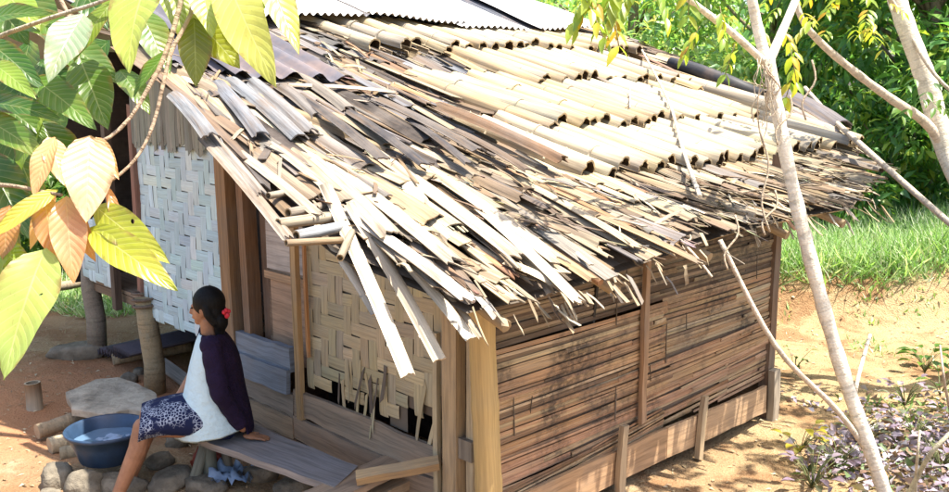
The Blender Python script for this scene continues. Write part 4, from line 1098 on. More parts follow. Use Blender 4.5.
    ball(E, hc-hu*.03-hf*.055, hf*.062, hl*.076, hu*.085, 20, 12); limb(E, [hc+hu*.02-hf*.03+hl*.066, hc-hu*.03-hf*.04+hl*.068, hc-hu*.085-hf*.07+hl*.05], [.026, .03, .03])
    ball(E, hc-hu*.085-hf*.085+hl*.02, hf*.048, hl*.05, hu*.062); limb(E, [hc-hu*.09-hf*.085+hl*.02, hc-hu*.17-hf*.075+hl*.02], [.042, .026])
    hr = E.build('hair', 'hair', root); rr = hr.modifiers.new('fuse', 'REMESH'); rr.mode = 'VOXEL'; rr.voxel_size = .006; rr.use_smooth_shade = True
    E = MB(); tc = hc-hu*.035-hf*.125+hl*.03
    for q in range(6):
        a_ = q*math.pi/3; ball(E, tc+hu*(.018*math.cos(a_))+hf*(-.01+.012*math.sin(a_))+hl*.012*math.sin(a_*2), hf*.013, hl*.014, hu*.014, 10, 8)
    E.build('hair_tie', 'red', root)
    # blouse: body of it, flaring over the lap
    rings = []; n = 40
    for (o_, a_, b_, dz) in ((V((-.015, 0, 0)), .225, .225, -.055), (V((-.02, 0, 0)), .20, .215, .04), (V((-.01, 0, 0)), .170, .185, .14), (V((.0, 0, 0)), .150, .168, .24), (V((.01, 0, 0)), .140, .170, .34), (V((.015, 0, 0)), .118, .168, .43), (V((.005, 0, 0)), .09, .150, .495), (V((0, 0, 0)), .062, .075, .545)):
        rings.append([Hp+o_+up*dz+fw*(a_*math.cos(2*math.pi*k/n)*(1+.04*math.sin(k*1.9+dz*9)))+lf*(b_*math.sin(2*math.pi*k/n)*(1+.03*math.sin(k*1.3+dz*14)))+up*(-.03*math.cos(2*math.pi*k/n) if dz < 0 else 0) for k in range(n)])
    ob = loft(rings).build('blouse', 'blouse', root); so_ = ob.modifiers.new('cloth', 'SOLIDIFY'); so_.thickness = .006; sb = ob.modifiers.new('sub', 'SUBSURF'); sb.levels = sb.render_levels = 1
    # skirt: waist, hips, then down both thighs to the knees
    mid = (knL+knR)/2; rings = []; dr = (mid-Hp).normalized(); n = 44
    sec = [(-.10, .13, .185, .0), (.0, .15, .195, .01), (.12, .145, .20, .015), (.22, .125, .20, .02), (.31, .11, .205, .01), (.385, .105, .205, -.01), (.43, .112, .21, -.035)]
    for (f, hh, ww, dz) in sec:
        c = Hp+dr*f+up*(dz+.01)
        tilt = up*.92+dr*(.45 if f < 0 else .25 if f < .2 else -.12)
        rings.append([c+lf*(ww*math.cos(2*math.pi*k/n))*(1+.02*math.sin(k*2.7+f*20))+tilt*(hh*math.sin(2*math.pi*k/n)*(1+.05*math.sin(k*1.7+f*9))) for k in range(n)])
    ob = loft(rings, cap0=True).build('skirt', 'skirt', root); so_ = ob.modifiers.new('cloth', 'SOLIDIFY'); so_.thickness = .006; sb = ob.modifiers.new('sub', 'SUBSURF'); sb.levels = sb.render_levels = 1
    # cardigan: open at the front, wraps the back and sides; sleeves
    E = MB(); rows = []; n = 30
    for (o_, a_, b_, dz, op) in ((V((.035, 0, 0)), .20, .235, -.075, 1.25), (V((.045, 0, 0)), .185, .225, .02, 1.2), (V((.04, 0, 0)), .165, .20, .14, 1.12), (V((.035, 0, 0)), .150, .186, .26, 1.0), (V((.030, 0, 0)), .148, .190, .36, .86), (V((.022, 0, 0)), .135, .195, .44, .68), (V((.012, 0, 0)), .108, .175, .505, .40), (V((.008, 0, 0)), .078, .095, .555, .35)):
        row = []
        for k in range(n+1):
            a0 = math.pi*op*.62+(2*math.pi-2*math.pi*op*.62)*k/n
            row.append(Hp+o_+up*dz+fw*(a_*math.cos(a0)*(1+.03*math.sin(k*1.6+dz*16)))+lf*(b_*math.sin(a0)*(1+.03*math.sin(k*1.1+dz*11))))
        rows.append(row)
    E.grid(rows, len(rows)-1, n, 1, 1, (.05, .02, .06), True)
    for sh, el, wr in ((shL, elL, wrL), (shR, shR.lerp(elR, .6), elR)):
        P, Q = [], []
        for i in range(17):
            f = i/16; p = sh.lerp(el, min(1, f*2)) if f < .5 else el.lerp(wr-(wr-el)*.06, (f-.5)*2)
            P.append(p+V((.004*math.sin(i*2.1), .004*math.cos(i*1.7), 0))); Q.append((.068-.018*f+.004*math.sin(i*2.3)) if f > .08 else .06)
        E.tube(P, Q, 14, caps=False)
        ball(E, sh-up*.005, fw*.068, lf*.06, up*.062)
    ob = E.build('cardigan', 'cardigan', root); so_ = ob.modifiers.new('cloth', 'SOLIDIFY'); so_.thickness = .010; sb = ob.modifiers.new('sub', 'SUBSURF'); sb.levels = sb.render_levels = 1
woman()

# ------------------------------------------------------------------ vegetation helpers
def leaf_cloud(name, mat, pts, dirs, nrms, L, W, cols, parent=None, **kw):
    """many small folded leaves as one mesh: pts/dirs/nrms Nx3, L/W N, cols Nx3"""
    n = len(pts); d = dirs/np.linalg.norm(dirs, axis=1, keepdims=True)
    nr = nrms-d*np.sum(nrms*d, axis=1, keepdims=True); nr /= np.maximum(1e-6, np.linalg.norm(nr, axis=1, keepdims=True)); sd = np.cross(d, nr)
    L = L[:, None]; W = W[:, None]
    v = np.stack([pts, pts+d*L*.42+sd*W*.5+nr*W*.18-nr*L*.0, pts+d*L-nr*L*.16, pts+d*L*.42-sd*W*.5+nr*W*.18, pts+d*L*.45], axis=1).reshape(-1, 3)
    base = np.arange(n)*5
    f = np.stack([base, base+1, base+4, base+1, base+2, base+4, base, base+4, base+3, base+4, base+2, base+3], axis=1).reshape(-1, 3)
    me = bpy.data.meshes.new(name)
    me.vertices.add(len(v)); me.vertices.foreach_set('co', v.astype(np.float32).ravel())
    me.loops.add(len(f)*3); me.loops.foreach_set('vertex_index', f.astype(np.int32).ravel())
    me.polygons.add(len(f)); me.polygons.foreach_set('loop_start', np.arange(len(f), dtype=np.int32)*3)
    me.update(calc_edges=True)
    me.uv_layers.new(name='UVMap'); ca = me.color_attributes.new('Col', 'FLOAT_COLOR', 'CORNER')
    c = np.ones((len(f)*3, 4), np.float32); c[:, :3] = np.repeat(cols, 12, axis=0); ca.data.foreach_set('color', c.ravel())
    me.materials.append(M[mat]); me.validate()
    o = bpy.data.objects.new(name, me); COL.objects.link(o)
    if parent is not None: o.parent = parent; o.matrix_parent_inverse = Matrix.Translation(-parent.location)
    for k, v_ in kw.items(): o[k] = v_
    return o
def rnd_cols(n, pal, var=.25):
    cs = np.array([p[0] for p in pal]); ws = np.array([p[1] for p in pal], float); ws /= ws.sum()
    c = cs[np.random.choice(len(cs), n, p=ws)]*(1+np.random.uniform(-var, var, (n, 1)))
    return np.clip(c, .004, .9)

GREENS = [((.10, .20, .035), 5), ((.14, .24, .04), 3), ((.07, .15, .035), 4), ((.15, .20, .03), 1)]
YGREENS = [((.28, .42, .14), 5), ((.38, .46, .14), 4), ((.22, .38, .16), 4), ((.50, .44, .08), 1)]
BGREENS = [((.13, .28, .08), 5), ((.19, .34, .07), 4), ((.10, .22, .08), 4), ((.30, .38, .06), 3)]
def crown_points(centers, n, up_bias=.2):
    """leaf points on the outer shells of several uneven clumps; returns pts, outward dirs"""
    pts, dirs = [], []
    tot = sum(r[0]*r[1] for _, r in centers)
    for c, r in centers:
        k = int(n*r[0]*r[1]/tot); u = np.random.normal(size=(k, 3)); u /= np.linalg.norm(u, axis=1, keepdims=True)
        rad = np.random.uniform(.45, 1.08, (k, 1))**.7
        pts.append(np.array(c)+u*rad*np.array(r)); dirs.append(u)
    return np.concatenate(pts), np.concatenate(dirs)
def tree(name, base, hgt, spread, nclump, nleaf, pal, leafL, label, cat='tree', group=None, trunk_r=.1, droop=.4, low=.35, squash=.75, lean=(0, 0)):
    base = V(base); root = empty(name, tuple(base), label, cat, group)
    mb = MB(); top = base+V((lean[0], lean[1], hgt*.75)); pts = [base-V((0, 0, .2)), base+V((lean[0]*.2+random.uniform(-.1, .1), 0, hgt*.25)), base+V((lean[0]*.6, lean[1]*.6, hgt*.5)), top]
    mb.tube(pts, [trunk_r*1.2, trunk_r, trunk_r*.75, trunk_r*.4], 9, (.24, .19, .13))
    cs = []
    for i in range(nclump):
        a = i*2.4+random.uniform(-.4, .4); f = random.uniform(low, 1.0); rr = spread*math.sqrt(random.uniform(.05, 1))*(1-.45*max(0, f-.55)/.45)
        c = base+V((lean[0]*f+rr*math.cos(a), lean[1]*f+rr*math.sin(a), hgt*f)); sz = spread*random.uniform(.26, .46); cs.append((tuple(c), (sz, sz, sz*squash)))
        j = base.lerp(top, min(1, f*.85)); mb.tube([j, j.lerp(c, .5)+V((0, 0, -.05*hgt*.2)), c], [trunk_r*.35, trunk_r*.22, trunk_r*.08], 6, (.24, .19, .13))
    mb.build('trunk', 'bark', root)
    p, u = crown_points(cs, nleaf); n = len(p)
    dirs = u*.8+np.random.normal(size=(n, 3))*.5; dirs[:, 2] -= droop
    nr = u*.5+np.random.normal(size=(n, 3))*.4; nr[:, 2] += 1.1
    L = np.random.uniform(.7, 1.3, n)*leafL
    leaf_cloud('crown', 'leaf', p, dirs, nr, L, L*np.random.uniform(.30, .42, n), rnd_cols(n, pal), root)
    return root

# ---- background trees and shrubs
BT = [ # x, y, h, spread, clumps, leaves, pal, leafL, label
    (6.3, 13.2, 5.2, 2.2, 26, 10000, BGREENS, .24, 'large dense dark green tree behind the grassy bank at right'),
    (8.6, 12.6, 5.6, 2.0, 24, 7000, BGREENS, .25, 'dark green tree at the far right edge, behind the leaning trunk'),
    (4.7, 15.0, 4.8, 1.8, 18, 5000, YGREENS, .20, 'yellow-green tree rising just right of the sapling fork'),
    (10.2, 15.5, 7.5, 2.6, 22, 6000, BGREENS, .26, 'tall dark tree high on the slope at far right'),
    (2.9, 17.5, 5.8, 2.1, 13, 2200, YGREENS, .20, 'sunlit pale green tree behind the middle of the ridge'),
    (1.0, 19.0, 6.6, 2.2, 12, 2200, YGREENS, .20, 'sunlit tree behind the corrugated ridge sheets'),
    (6.5, 19.0, 8.0, 2.8, 18, 4200, YGREENS, .22, 'tall sunlit tree up the slope behind the dark ones'),
    (-1.6, 20.0, 7.0, 2.4, 18, 3500, YGREENS, .22, 'tall tree hidden mostly behind the roof sheets at left'),
    (-6.2, 15.0, 5.5, 2.2, 20, 5000, GREENS, .22, 'green tree at far left seen through the foreground leaves'),
    (-8.6, 17.0, 6.0, 2.2, 20, 4500, GREENS, .22, 'green tree at the left edge behind the foreground leaves'),
    (-4.4, 17.5, 6.0, 2.2, 18, 4000, YGREENS, .22, 'light green tree left of the hut behind the branches'),
]
for (x, y, h_, sp_, nc, nl, pal, ll, lab) in BT:
    tree('tree', (x, y, ground_h(x, y)), h_, sp_, nc, nl, pal, ll, lab, 'tree', 'trees on the slope behind the hut', trunk_r=.12, low=.22 if pal is BGREENS else .35)
SH = [(5.2, 11.9, 1.6, 1.0, BGREENS, 'dark green shrub under the big tree, just right of the roof end'), (6.6, 11.6, 1.7, 1.1, BGREENS, 'dark shrub in deep shade at the top of the bank'), (8.0, 11.3, 1.6, 1.0, BGREENS, 'dark leafy shrub at the right edge above the bank'), (3.9, 13.0, 2.2, 1.0, YGREENS, 'yellow-green shrub peeping over the right end of the roof'), (-5.4, 12.6, 1.3, .9, GREENS, 'low green shrub behind the far stilt'), (-7.2, 13.0, 1.8, 1.1, GREENS, 'green shrub at the left edge beyond the yard')]
for (x, y, h_, sp_, pal, lab) in SH:
    tree('shrub', (x, y, ground_h(x, y)), h_, sp_, 14, 2600, pal, .17, lab, 'shrub', 'shrubs along the bank', trunk_r=.04, low=.15)
# far wood closing the view
def far_wood():
    N = 26000; x = np.random.uniform(-45, 45, N); y = 24+np.random.uniform(0, 1, N)**1.5*26
    hh = np.array([ground_h(a, b) for a, b in zip(x[::1], y[::1])])
    top = 3.6+1.7*np.sin(x*.55+np.sin(y*.5)*1.3)+1.1*np.sin(x*1.3+y*.8)
    z = hh+np.maximum(.3, top)*np.random.uniform(0, 1, N)**.55
    p = np.stack([x, y, z], 1); d = np.random.normal(size=(N, 3)); d[:, 2] -= .7; nr = np.random.normal(size=(N, 3))*.5; nr[:, 2] += .8; nr[:, 1] -= .4
    L = np.random.uniform(.35, .75, N)
    tag(leaf_cloud('far_wood', 'leaf', p, d, nr, L, L*.5, rnd_cols(N, YGREENS)), 'far sunlit wood on the slope behind everything', 'woodland', None, 'stuff')
far_wood()

# ---- grass
def grass(name, N, fx, lab, h=(.10, .34), pal=None, wid=(.008, .02)):
    pts = []
    while len(pts) < N:
        q = fx()
        if q: pts.append(q)
    p = np.array(pts); n = len(p); d = np.random.normal(size=(n, 3))*.55; d[:, 2] = np.random.uniform(.5, 1.2, n)
    nr = np.random.normal(size=(n, 3))*.6; nr[:, 1] -= .5; nr[:, 2] += .4
    L = np.random.uniform(h[0], h[1], n); W = np.random.uniform(wid[0], wid[1], n)
    tag(leaf_cloud(name, 'grass', p, d, nr, L, W, rnd_cols(n, pal or [((.24, .40, .13), 4), ((.33, .47, .19), 4), ((.16, .30, .08), 3), ((.56, .60, .42), 4)])), lab, 'grass', None, 'stuff')
def f_bank():
    x = random.uniform(2.6, 9.5); e = 9.7-.10*(x-4)+.35*mnoise.noise(V((x*.55, 2.2, 0))); y = e-.12+abs(random.gauss(0, 1.1))+random.uniform(0, .2)
    if y > 13.2: return None
    return (x, y, ground_h(x, y)-.01)
grass('bank_grass', 30000, f_bank, 'bright green grass on the bank behind the right wall', (.12, .40))
def f_left():
    x = random.uniform(-9, -2.6); y = 10.1+abs(random.gauss(0, 1.0))+.3*math.sin(x*2)
    if y > 14.5: return None
    return (x, y, ground_h(x, y)-.01)
grass('yard_grass', 9000, f_left, 'bright green grass strip beyond the left yard', (.10, .30))
def f_sparse():
    x = random.uniform(2.6, 7.5); y = random.uniform(6.5, 10.2)
    if mnoise.noise(V((x*1.1, y*1.1, 7))) < .28: return None
    return (x, y, ground_h(x, y)-.005)
grass('sparse_weeds', 900, f_sparse, 'sparse little weeds on the sunlit bare earth', (.04, .12), wid=(.01, .03))

# ---- dry leaf litter at lower right
def litter():
    pts = []
    while len(pts) < 11000:
        x = random.uniform(1.6, 5.6); y = random.uniform(4.3, 7.6); q = x-(1.95+.16*(y-4.3)); 
        dens = sstep(-.15, .7, q+.5*mnoise.noise(V((x*1.6, y*1.6, 1))))*(1-sstep(5.8, 7.4, y))
        if random.random() > dens: continue
        pts.append((x, y, ground_h(x, y)+random.uniform(.0, .07)))
    p = np.array(pts); n = len(p); d = np.random.normal(size=(n, 3)); d[:, 2] *= .35; nr = np.random.normal(size=(n, 3))*.7; nr[:, 2] += 1
    L = np.random.uniform(.025, .10, n)
    pal = [((.36, .30, .36), 5), ((.27, .21, .26), 5), ((.46, .42, .45), 2), ((.20, .12, .08), 4), ((.36, .29, .16), 2), ((.10, .15, .05), 3)]
    tag(leaf_cloud('leaf_litter', 'litter', p, d, nr, L, L*np.random.uniform(.4, .7, n), rnd_cols(n, pal)), 'pale lilac dry leaf litter on the ground at lower right', 'leaf litter', None, 'stuff')
    pts = []
    while len(pts) < 4500:
        x = random.uniform(-4.5, 6.5); y = random.uniform(4.4, 10)
        q = V((x, y, 0))-C0
        if q.dot(AR) > -.05 and q.dot(AL) > -.02 and q.dot(AL) < 5.3 and q.dot(AR) < 3.1: continue
        pts.append((x, y, ground_h(x, y)+.008))
    p = np.array(pts); n = len(p); d = np.random.normal(size=(n, 3)); d[:, 2] *= .15; nr = np.random.normal(size=(n, 3))*.2; nr[:, 2] += 1
    L = np.random.uniform(.012, .06, n)
    tag(leaf_cloud('ground_debris', 'litter', p, d, nr, L, L*np.random.uniform(.12, .5, n), rnd_cols(n, [((.35, .25, .14), 4), ((.22, .14, .08), 3), ((.50, .42, .28), 3)])), 'scattered chips and dead leaves on the bare earth', 'debris', None, 'stuff')
litter()
def small_plant(px, py, n, L, pal, label, z=.0):
    c = G(px, py); root = empty('small_plant', tuple(c), label, 'plant'); mb = MB(); st = MB()
    for i in range(n):
        a = random.uniform(0, 6.28); e = random.uniform(.2, 1.1); top = c+V((math.cos(a)*.12, math.sin(a)*.12, random.uniform(.06, .22)))
        st.tube([c, (c+top)/2+V((0, 0, .03)), top], [.004, .003, .002], 5, (.14, .16, .06))
        mb.leaf(top, top+V((math.cos(a)*math.cos(e), math.sin(a)*math.cos(e), -.25+.5*math.sin(e)))*L, V((0, 0, 1)), L*.45, pick(pal), 5, .1)
    st.build('stem', 'bark', root); mb.build('foliage', 'leaf', root)
LIL = [((.36, .30, .38), 3), ((.26, .20, .28), 3), ((.20, .22, .14), 2), ((.46, .42, .46), 1)]
for (px, py, n_, lab) in ((838, 470, 26, 'low lilac-leaved plant left of the sapling foot'), (860, 440, 20, 'low lilac-leaved plant just above the thin pole end'), (915, 440, 24, 'lilac-leaved plant right of the sapling among dry leaves'), (940, 470, 26, 'lilac-leaved plant at the lower right corner'), (905, 405, 20, 'lilac-leaved plant highest up the right slope'), (812, 488, 22, 'lilac-leaved plant at the bottom edge, leftmost of its patch')):
    small_plant(px, py, n_, .11, LIL, lab)
small_plant(925, 372, 16, .15, GREENS, 'bright small green plant on the right slope above the lilac ones')
small_plant(940, 395, 12, .13, GREENS, 'small green plant at the right edge above the leaf litter')
small_plant(795, 372, 10, .07, GREENS, 'tiny green seedling near the far wall corner')
small_plant(800, 452, 12, .12, [((.42, .36, .05), 1), ((.36, .34, .08), 1)], 'yellowing low plant at the edge of the leaf litter')

# ------------------------------------------------------------------ sapling and other trunks at right
def curve(ctrl, n=16):
    ctrl = [V(c) for c in ctrl]; P = []
    m = len(ctrl)-1
    for i in range(n+1):
        f = i/n*m; k = min(int(f), m-1); t = f-k; p0 = ctrl[max(0, k-1)]; p1 = ctrl[k]; p2 = ctrl[k+1]; p3 = ctrl[min(m, k+2)]
        P.append(.5*((2*p1)+(p2-p0)*t+(2*p0-5*p1+4*p2-p3)*t*t+(3*p1-p0-3*p2+p3)*t**3))
    return P
def stem(mb, ctrl, r0, r1, col, n=18, sides=12, knob=.05):
    P = curve(ctrl, n); Rr = [(r0+(r1-r0)*i/n)*(1+random.uniform(-knob, knob)) for i in range(n+1)]
    mb.tube(P, Rr, sides, col)
PB = (.76, .69, .56)
def leafspray(mb, p, d, n, L, pal, pair=True):
    """hanging compound leaf: leaflets along a drooping stalk"""
    d = V(d).normalized(); P = [p+d*(L*1.5*i/n)+V((0, 0, -.25*L*(i/n)**2*1.5)) for i in range(n+1)]
    for i in range(1, n+1):
        t = (P[i]-P[i-1]).normalized(); sd = t.cross(V((0, 0, 1))); sd = sd.normalized() if sd.length > .1 else V((1, 0, 0))
        for sg in (-1, 1):
            q = (t*.6+sd*sg*.75+V((0, 0, -.55+random.uniform(-.2, .2)))).normalized(); l_ = L*random.uniform(.8, 1.15)
            mb.leaf(P[i], P[i]+q*l_, V((random.uniform(-.4, .4), random.uniform(-.6, 0), 1)), l_*.36, pick(pal), 4, .06)
    return P
sap = empty('sapling', tuple(G(893, 505)), 'pale slender forked sapling standing in front of the right wall', 'tree')
mb = MB(); sb_ = G(895, 507)
fork = at(768, 58, 5.25)
stem(mb, [sb_-V((0, 0, .1)), at(872, 455, 5.42), at(842, 370, 5.38), at(812, 265, 5.32), at(788, 165, 5.28), fork], .043, .036, PB, 44, 14, .09)
mb.build('trunk', 'bark', sap)
BR = [([fork-V((0, 0, .05)), at(757, 25, 5.25), at(750, -10, 5.2), at(738, -70, 5.2)], .034, .024), ([fork-V((0, 0, .04)), at(785, 25, 5.3), at(802, -15, 5.35), at(830, -80, 5.4)], .028, .018), ([fork-V((0, 0, .04)), at(735, 35, 5.1), at(700, 8, 4.95), at(672, -15, 4.8), at(640, -50, 4.6)], .022, .013)]
for c_, a_, b_ in BR:
    mb = MB(); stem(mb, c_, a_, b_, PB, 14, 10); mb.build('branch', 'bark', sap)
# fibrous roots and dead vines hanging at the fork
mb = MB()
for i in range(15):
    p = at(random.uniform(754, 776), random.uniform(55, 75), 5.20); L = random.uniform(.15, .62); q = p+V((random.uniform(-.05, .05), random.uniform(-.06, .0), -L))
    mb.tube(curve([p, p.lerp(q, .4)+V((random.uniform(-.05, .03), -.03, 0)), p.lerp(q, .75)+V((random.uniform(-.03, .05), 0, 0)), q], 9), random.uniform(.002, .005), 5, pick([((.46, .37, .26), 3), ((.56, .47, .35), 2)]))
mb.build('hanging_roots', 'bark', sap)
for (a, b, t) in (((790, 95), (778, 145), 5.2), ((812, 60), (806, 120), 5.2), ((760, 130), (770, 232), 5.15), ((690, 235), (672, 250), 5.0), ((735, 215), (728, 270), 5.0), ((775, 190), (765, 235), 5.15)):
    mb = MB(); p, q = at(*a, t), at(*b, t-.05); mb.tube(curve([p, p.lerp(q, .35)+V((.03, 0, 0)), p.lerp(q, .7)-V((.03, 0, 0)), q], 10), .006, 5, (.42, .33, .23)); mb.build('dangling_vine', 'bark', sap)
YL = [((.22, .32, .05), 4), ((.32, .38, .05), 3), ((.44, .40, .05), 2), ((.50, .30, .03), .8)]
mb = MB()
for (px, py, t, n, L) in ((575, -12, 4.3, 4, .12), (600, -5, 4.3, 5, .12), (622, -14, 4.35, 5, .13), (640, -6, 4.4, 5, .12), (655, -8, 4.6, 4, .11), (612, 22, 4.35, 3, .11), (585, 14, 4.3, 3, .11), (700, 30, 4.9, 4, .09), (735, 48, 5.0, 3, .09), (720, 10, 4.9, 4, .09), (790, 50, 5.2, 3, .11), (798, 62, 5.25, 3, .12), (780, 30, 5.3, 3, .10), (815, 20, 5.4, 4, .10), (690, -5, 4.8, 4, .10), (752, 20, 5.3, 3, .09)):
    p = at(px, py-(16 if px < 700 else 4), t); P = leafspray(mb, p, (random.uniform(-.6, .6), random.uniform(-.3, .3), -.5), n, L, YL); tw = MB(); tw.tube(P, .003, 5, (.25, .22, .10)); tw.build('twig', 'bark', sap)
for _ in range(190):  # unseen crown sprays added above the view to dapple the right ground
    a = random.uniform(0, 6.28); r_ = 1.7*math.sqrt(random.random())
    p = V((4.3+r_*math.cos(a), 5.3+r_*math.sin(a), 3.9+random.uniform(-.2, 1.0)))
    if (p.y*SP+(p.z-CAMZ)*CP)/(p.y*CP-(p.z-CAMZ)*SP)*F < 255: continue
    leafspray(mb, p, (random.uniform(-1, 1), random.uniform(-1, 1), -.4), 4, .13, YL)
mb.build('foliage', 'leaf', sap)
main = at(640, -50, 4.6)
for (px, py, t) in ((575, -12, 4.3), (600, -5, 4.3), (622, -14, 4.35), (640, -6, 4.4)): tw = MB(); tw.tube([main, at((640+px)/2, -40, (t+4.6)/2), at(px, py, t)], .005, 6, (.30, .24, .13)); tw.build('twig', 'bark', sap)

# second tree at right with a long branch
rt = empty('leaning_tree', tuple(on_z(1010, 330, .3)), 'pale leaning trunk with a long bare branch at the right edge', 'tree')
b0 = on_z(1010, 330, .3); j = at(946, 150, 7.4); mb = MB()
stem(mb, [b0-V((0, 0, .2)), at(985, 240, 7.3), j, at(926, 80, 7.4), at(902, 15, 7.4), at(880, -60, 7.5), at(850, -150, 7.6)], .095, .058, (.66, .60, .50), 40, 12, .08); mb.build('trunk', 'bark', rt)
mb = MB(); stem(mb, [j, at(925, 122, 7.35), at(890, 98, 7.3), at(855, 72, 7.2), at(820, 42, 7.1), at(800, 15, 7.0), at(790, -30, 7.0)], .042, .02, (.54, .45, .36), 34, 10, .08); mb.build('branch', 'bark', rt)
mb = MB(); stem(mb, [at(905, 25, 7.4), at(935, 75, 7.2), at(975, 110, 7.1)], .02, .01, (.5, .42, .33), 10, 7); mb.build('branch', 'bark', rt)
mb = MB(); stem(mb, [at(900, 15, 7.4), at(888, -5, 7.3), at(882, -30, 7.3)], .025, .015, (.5, .42, .33), 8, 7); mb.build('branch', 'bark', rt)
mb = MB()
for _ in range(26):
    f = random.random(); p = at(800+random.uniform(-30, 90), -30+random.uniform(-10, 60), 7.0+random.uniform(-.4, .4)); leafspray(mb, p, (random.uniform(-1, 1), random.uniform(-1, 1), -.3), 3, .10, YL)
for _ in range(10): p = at(random.uniform(915, 950), random.uniform(70, 110), 7.1); leafspray(mb, p, (random.uniform(-1, 1), -.5, -.3), 2, .10, GREENS)
mb.build('foliage', 'leaf', rt)

# loose poles
def pole(pts, r0, r1, col, label, name='leaning_pole', group=None):
    mb = MB(); stem(mb, pts, r0, r1, col, 20, 9, .03); tag(mb.build(name, 'bark'), label, 'pole', group)
pole([at(720, 240, 5.12), at(775, 345, 5.15), at(835, 408, 5.3), at(866, 450, 5.45), G(893, 498)], .013, .019, (.56, .47, .36), 'thin pale pole slanting from under the eave down to the sapling foot')
pole([on_roof(805, 88, .17), on_roof(832, 118, .17), at(858, 142, 7.35), at(905, 184, 6.9), at(960, 232, 6.5), at(1010, 275, 6.2), on_z(1085, 335, .3)], .022, .024, (.48, .40, .31), 'long thin pole from the far roof end down past the right edge')
pole([on_roof(642, 50, .25), on_roof(668, 100, .22), on_roof(683, 150, .2), on_roof(700, 197, .16)], .009, .014, (.58, .50, .38), 'thin pale stick lying steeply across the bamboo tiles', 'roof_stick')
pole([on_roof(630, 85, .22), on_roof(630, 108, .2)], .006, .006, (.50, .44, .33), 'short thin dry stalk dangling over the tiles', 'roof_stick')
pole([at(680, 240, 4.95), at(697, 258, 4.85), at(712, 277, 4.8)], .010, .006, (.50, .42, .31), 'short stick poking down out of the eave', 'roof_stick')
pole([at(870, 335, 6.0), at(855, 395, 5.6), G(862, 425)], .012, .014, (.60, .52, .40), 'short pale stick leaning on the sapling from behind', 'ground_stick')
pole([G(915, 500), at(917, 460, 5.2), at(920, 430, 5.2)], .010, .006, (.50, .43, .30), 'thin upright twig in the leaf litter', 'ground_stick')
pole([G(905, 502), at(930, 455, 5.2), at(960, 425, 5.2)], .016, .010, (.42, .38, .26), 'slanting twig at the lower right corner', 'ground_stick')
pole([G(952, 420), at(945, 385, 5.8), at(940, 345, 5.9)], .010, .006, (.48, .38, .28), 'thin twig standing at the right edge', 'ground_stick')

# ------------------------------------------------------------------ foreground cacao shrub at left
cac = empty('cacao_tree', (-1.15, 1.35, ground_h(-1.15, 1.35)), 'broad-leaved cacao shrub close in front with green, yellow and young orange leaves', 'shrub')
TRK = (.30, .22, .15)
mb = MB(); stem(mb, [V((-1.15, 1.35, ground_h(-1.15, 1.35)-.1)), V((-1.12, 1.38, 1.4)), V((-1.08, 1.4, 2.2)), V((-1.0, 1.4, 3.0))], .05, .03, TRK, 16, 10); mb.build('trunk', 'bark', cac)
def cbranch(ctrl, r0, r1, col=TRK):
    mb = MB(); stem(mb, ctrl, r0, r1, col, 22, 8, .06); mb.build('branch', 'bark', cac)
cbranch([V((-1.0, 1.4, 2.95)), at(60, -60, 1.5), at(150, -60, 1.45), at(182, -25, 1.42), at(176, 20, 1.4), at(163, 60, 1.38), at(150, 85, 1.36), at(130, 118, 1.34), at(105, 140, 1.32), at(88, 140, 1.31)], .0055, .0022)
cbranch([at(200, -45, 1.42), at(192, 10, 1.40), at(172, 50, 1.37), at(163, 85, 1.35), at(156, 115, 1.34), at(146, 142, 1.33), at(132, 163, 1.32), at(112, 180, 1.31), at(95, 186, 1.30)], .0034, .002)
cbranch([V((-1.0, 1.4, 2.9)), at(120, -80, 1.5), at(200, -45, 1.42), at(240, -35, 1.40), at(280, -30, 1.4)], .007, .003)
cbranch([V((-1.06, 1.4, 2.5)), at(-40, 50, 1.5), at(5, 34, 1.45), at(50, 18, 1.42), at(105, 0, 1.4), at(140, -20, 1.4)], .0045, .0025, (.42, .36, .28))
cbranch([V((-1.08, 1.4, 2.25)), at(-60, 190, 1.35), at(0, 185, 1.3), at(45, 192, 1.28), at(62, 195, 1.27)], .004, .002)
cbranch([at(55, -10, 1.46), at(75, 30, 1.45), at(78, 60, 1.44), at(85, 90, 1.44)], .004, .003)
GR = (.085, .17, .022); GD = (.045, .115, .022); YG = (.22, .32, .04); YY = (.44, .46, .11); OR = (.68, .36, .18); OP = (.76, .50, .32); OD = (.52, .24, .10)
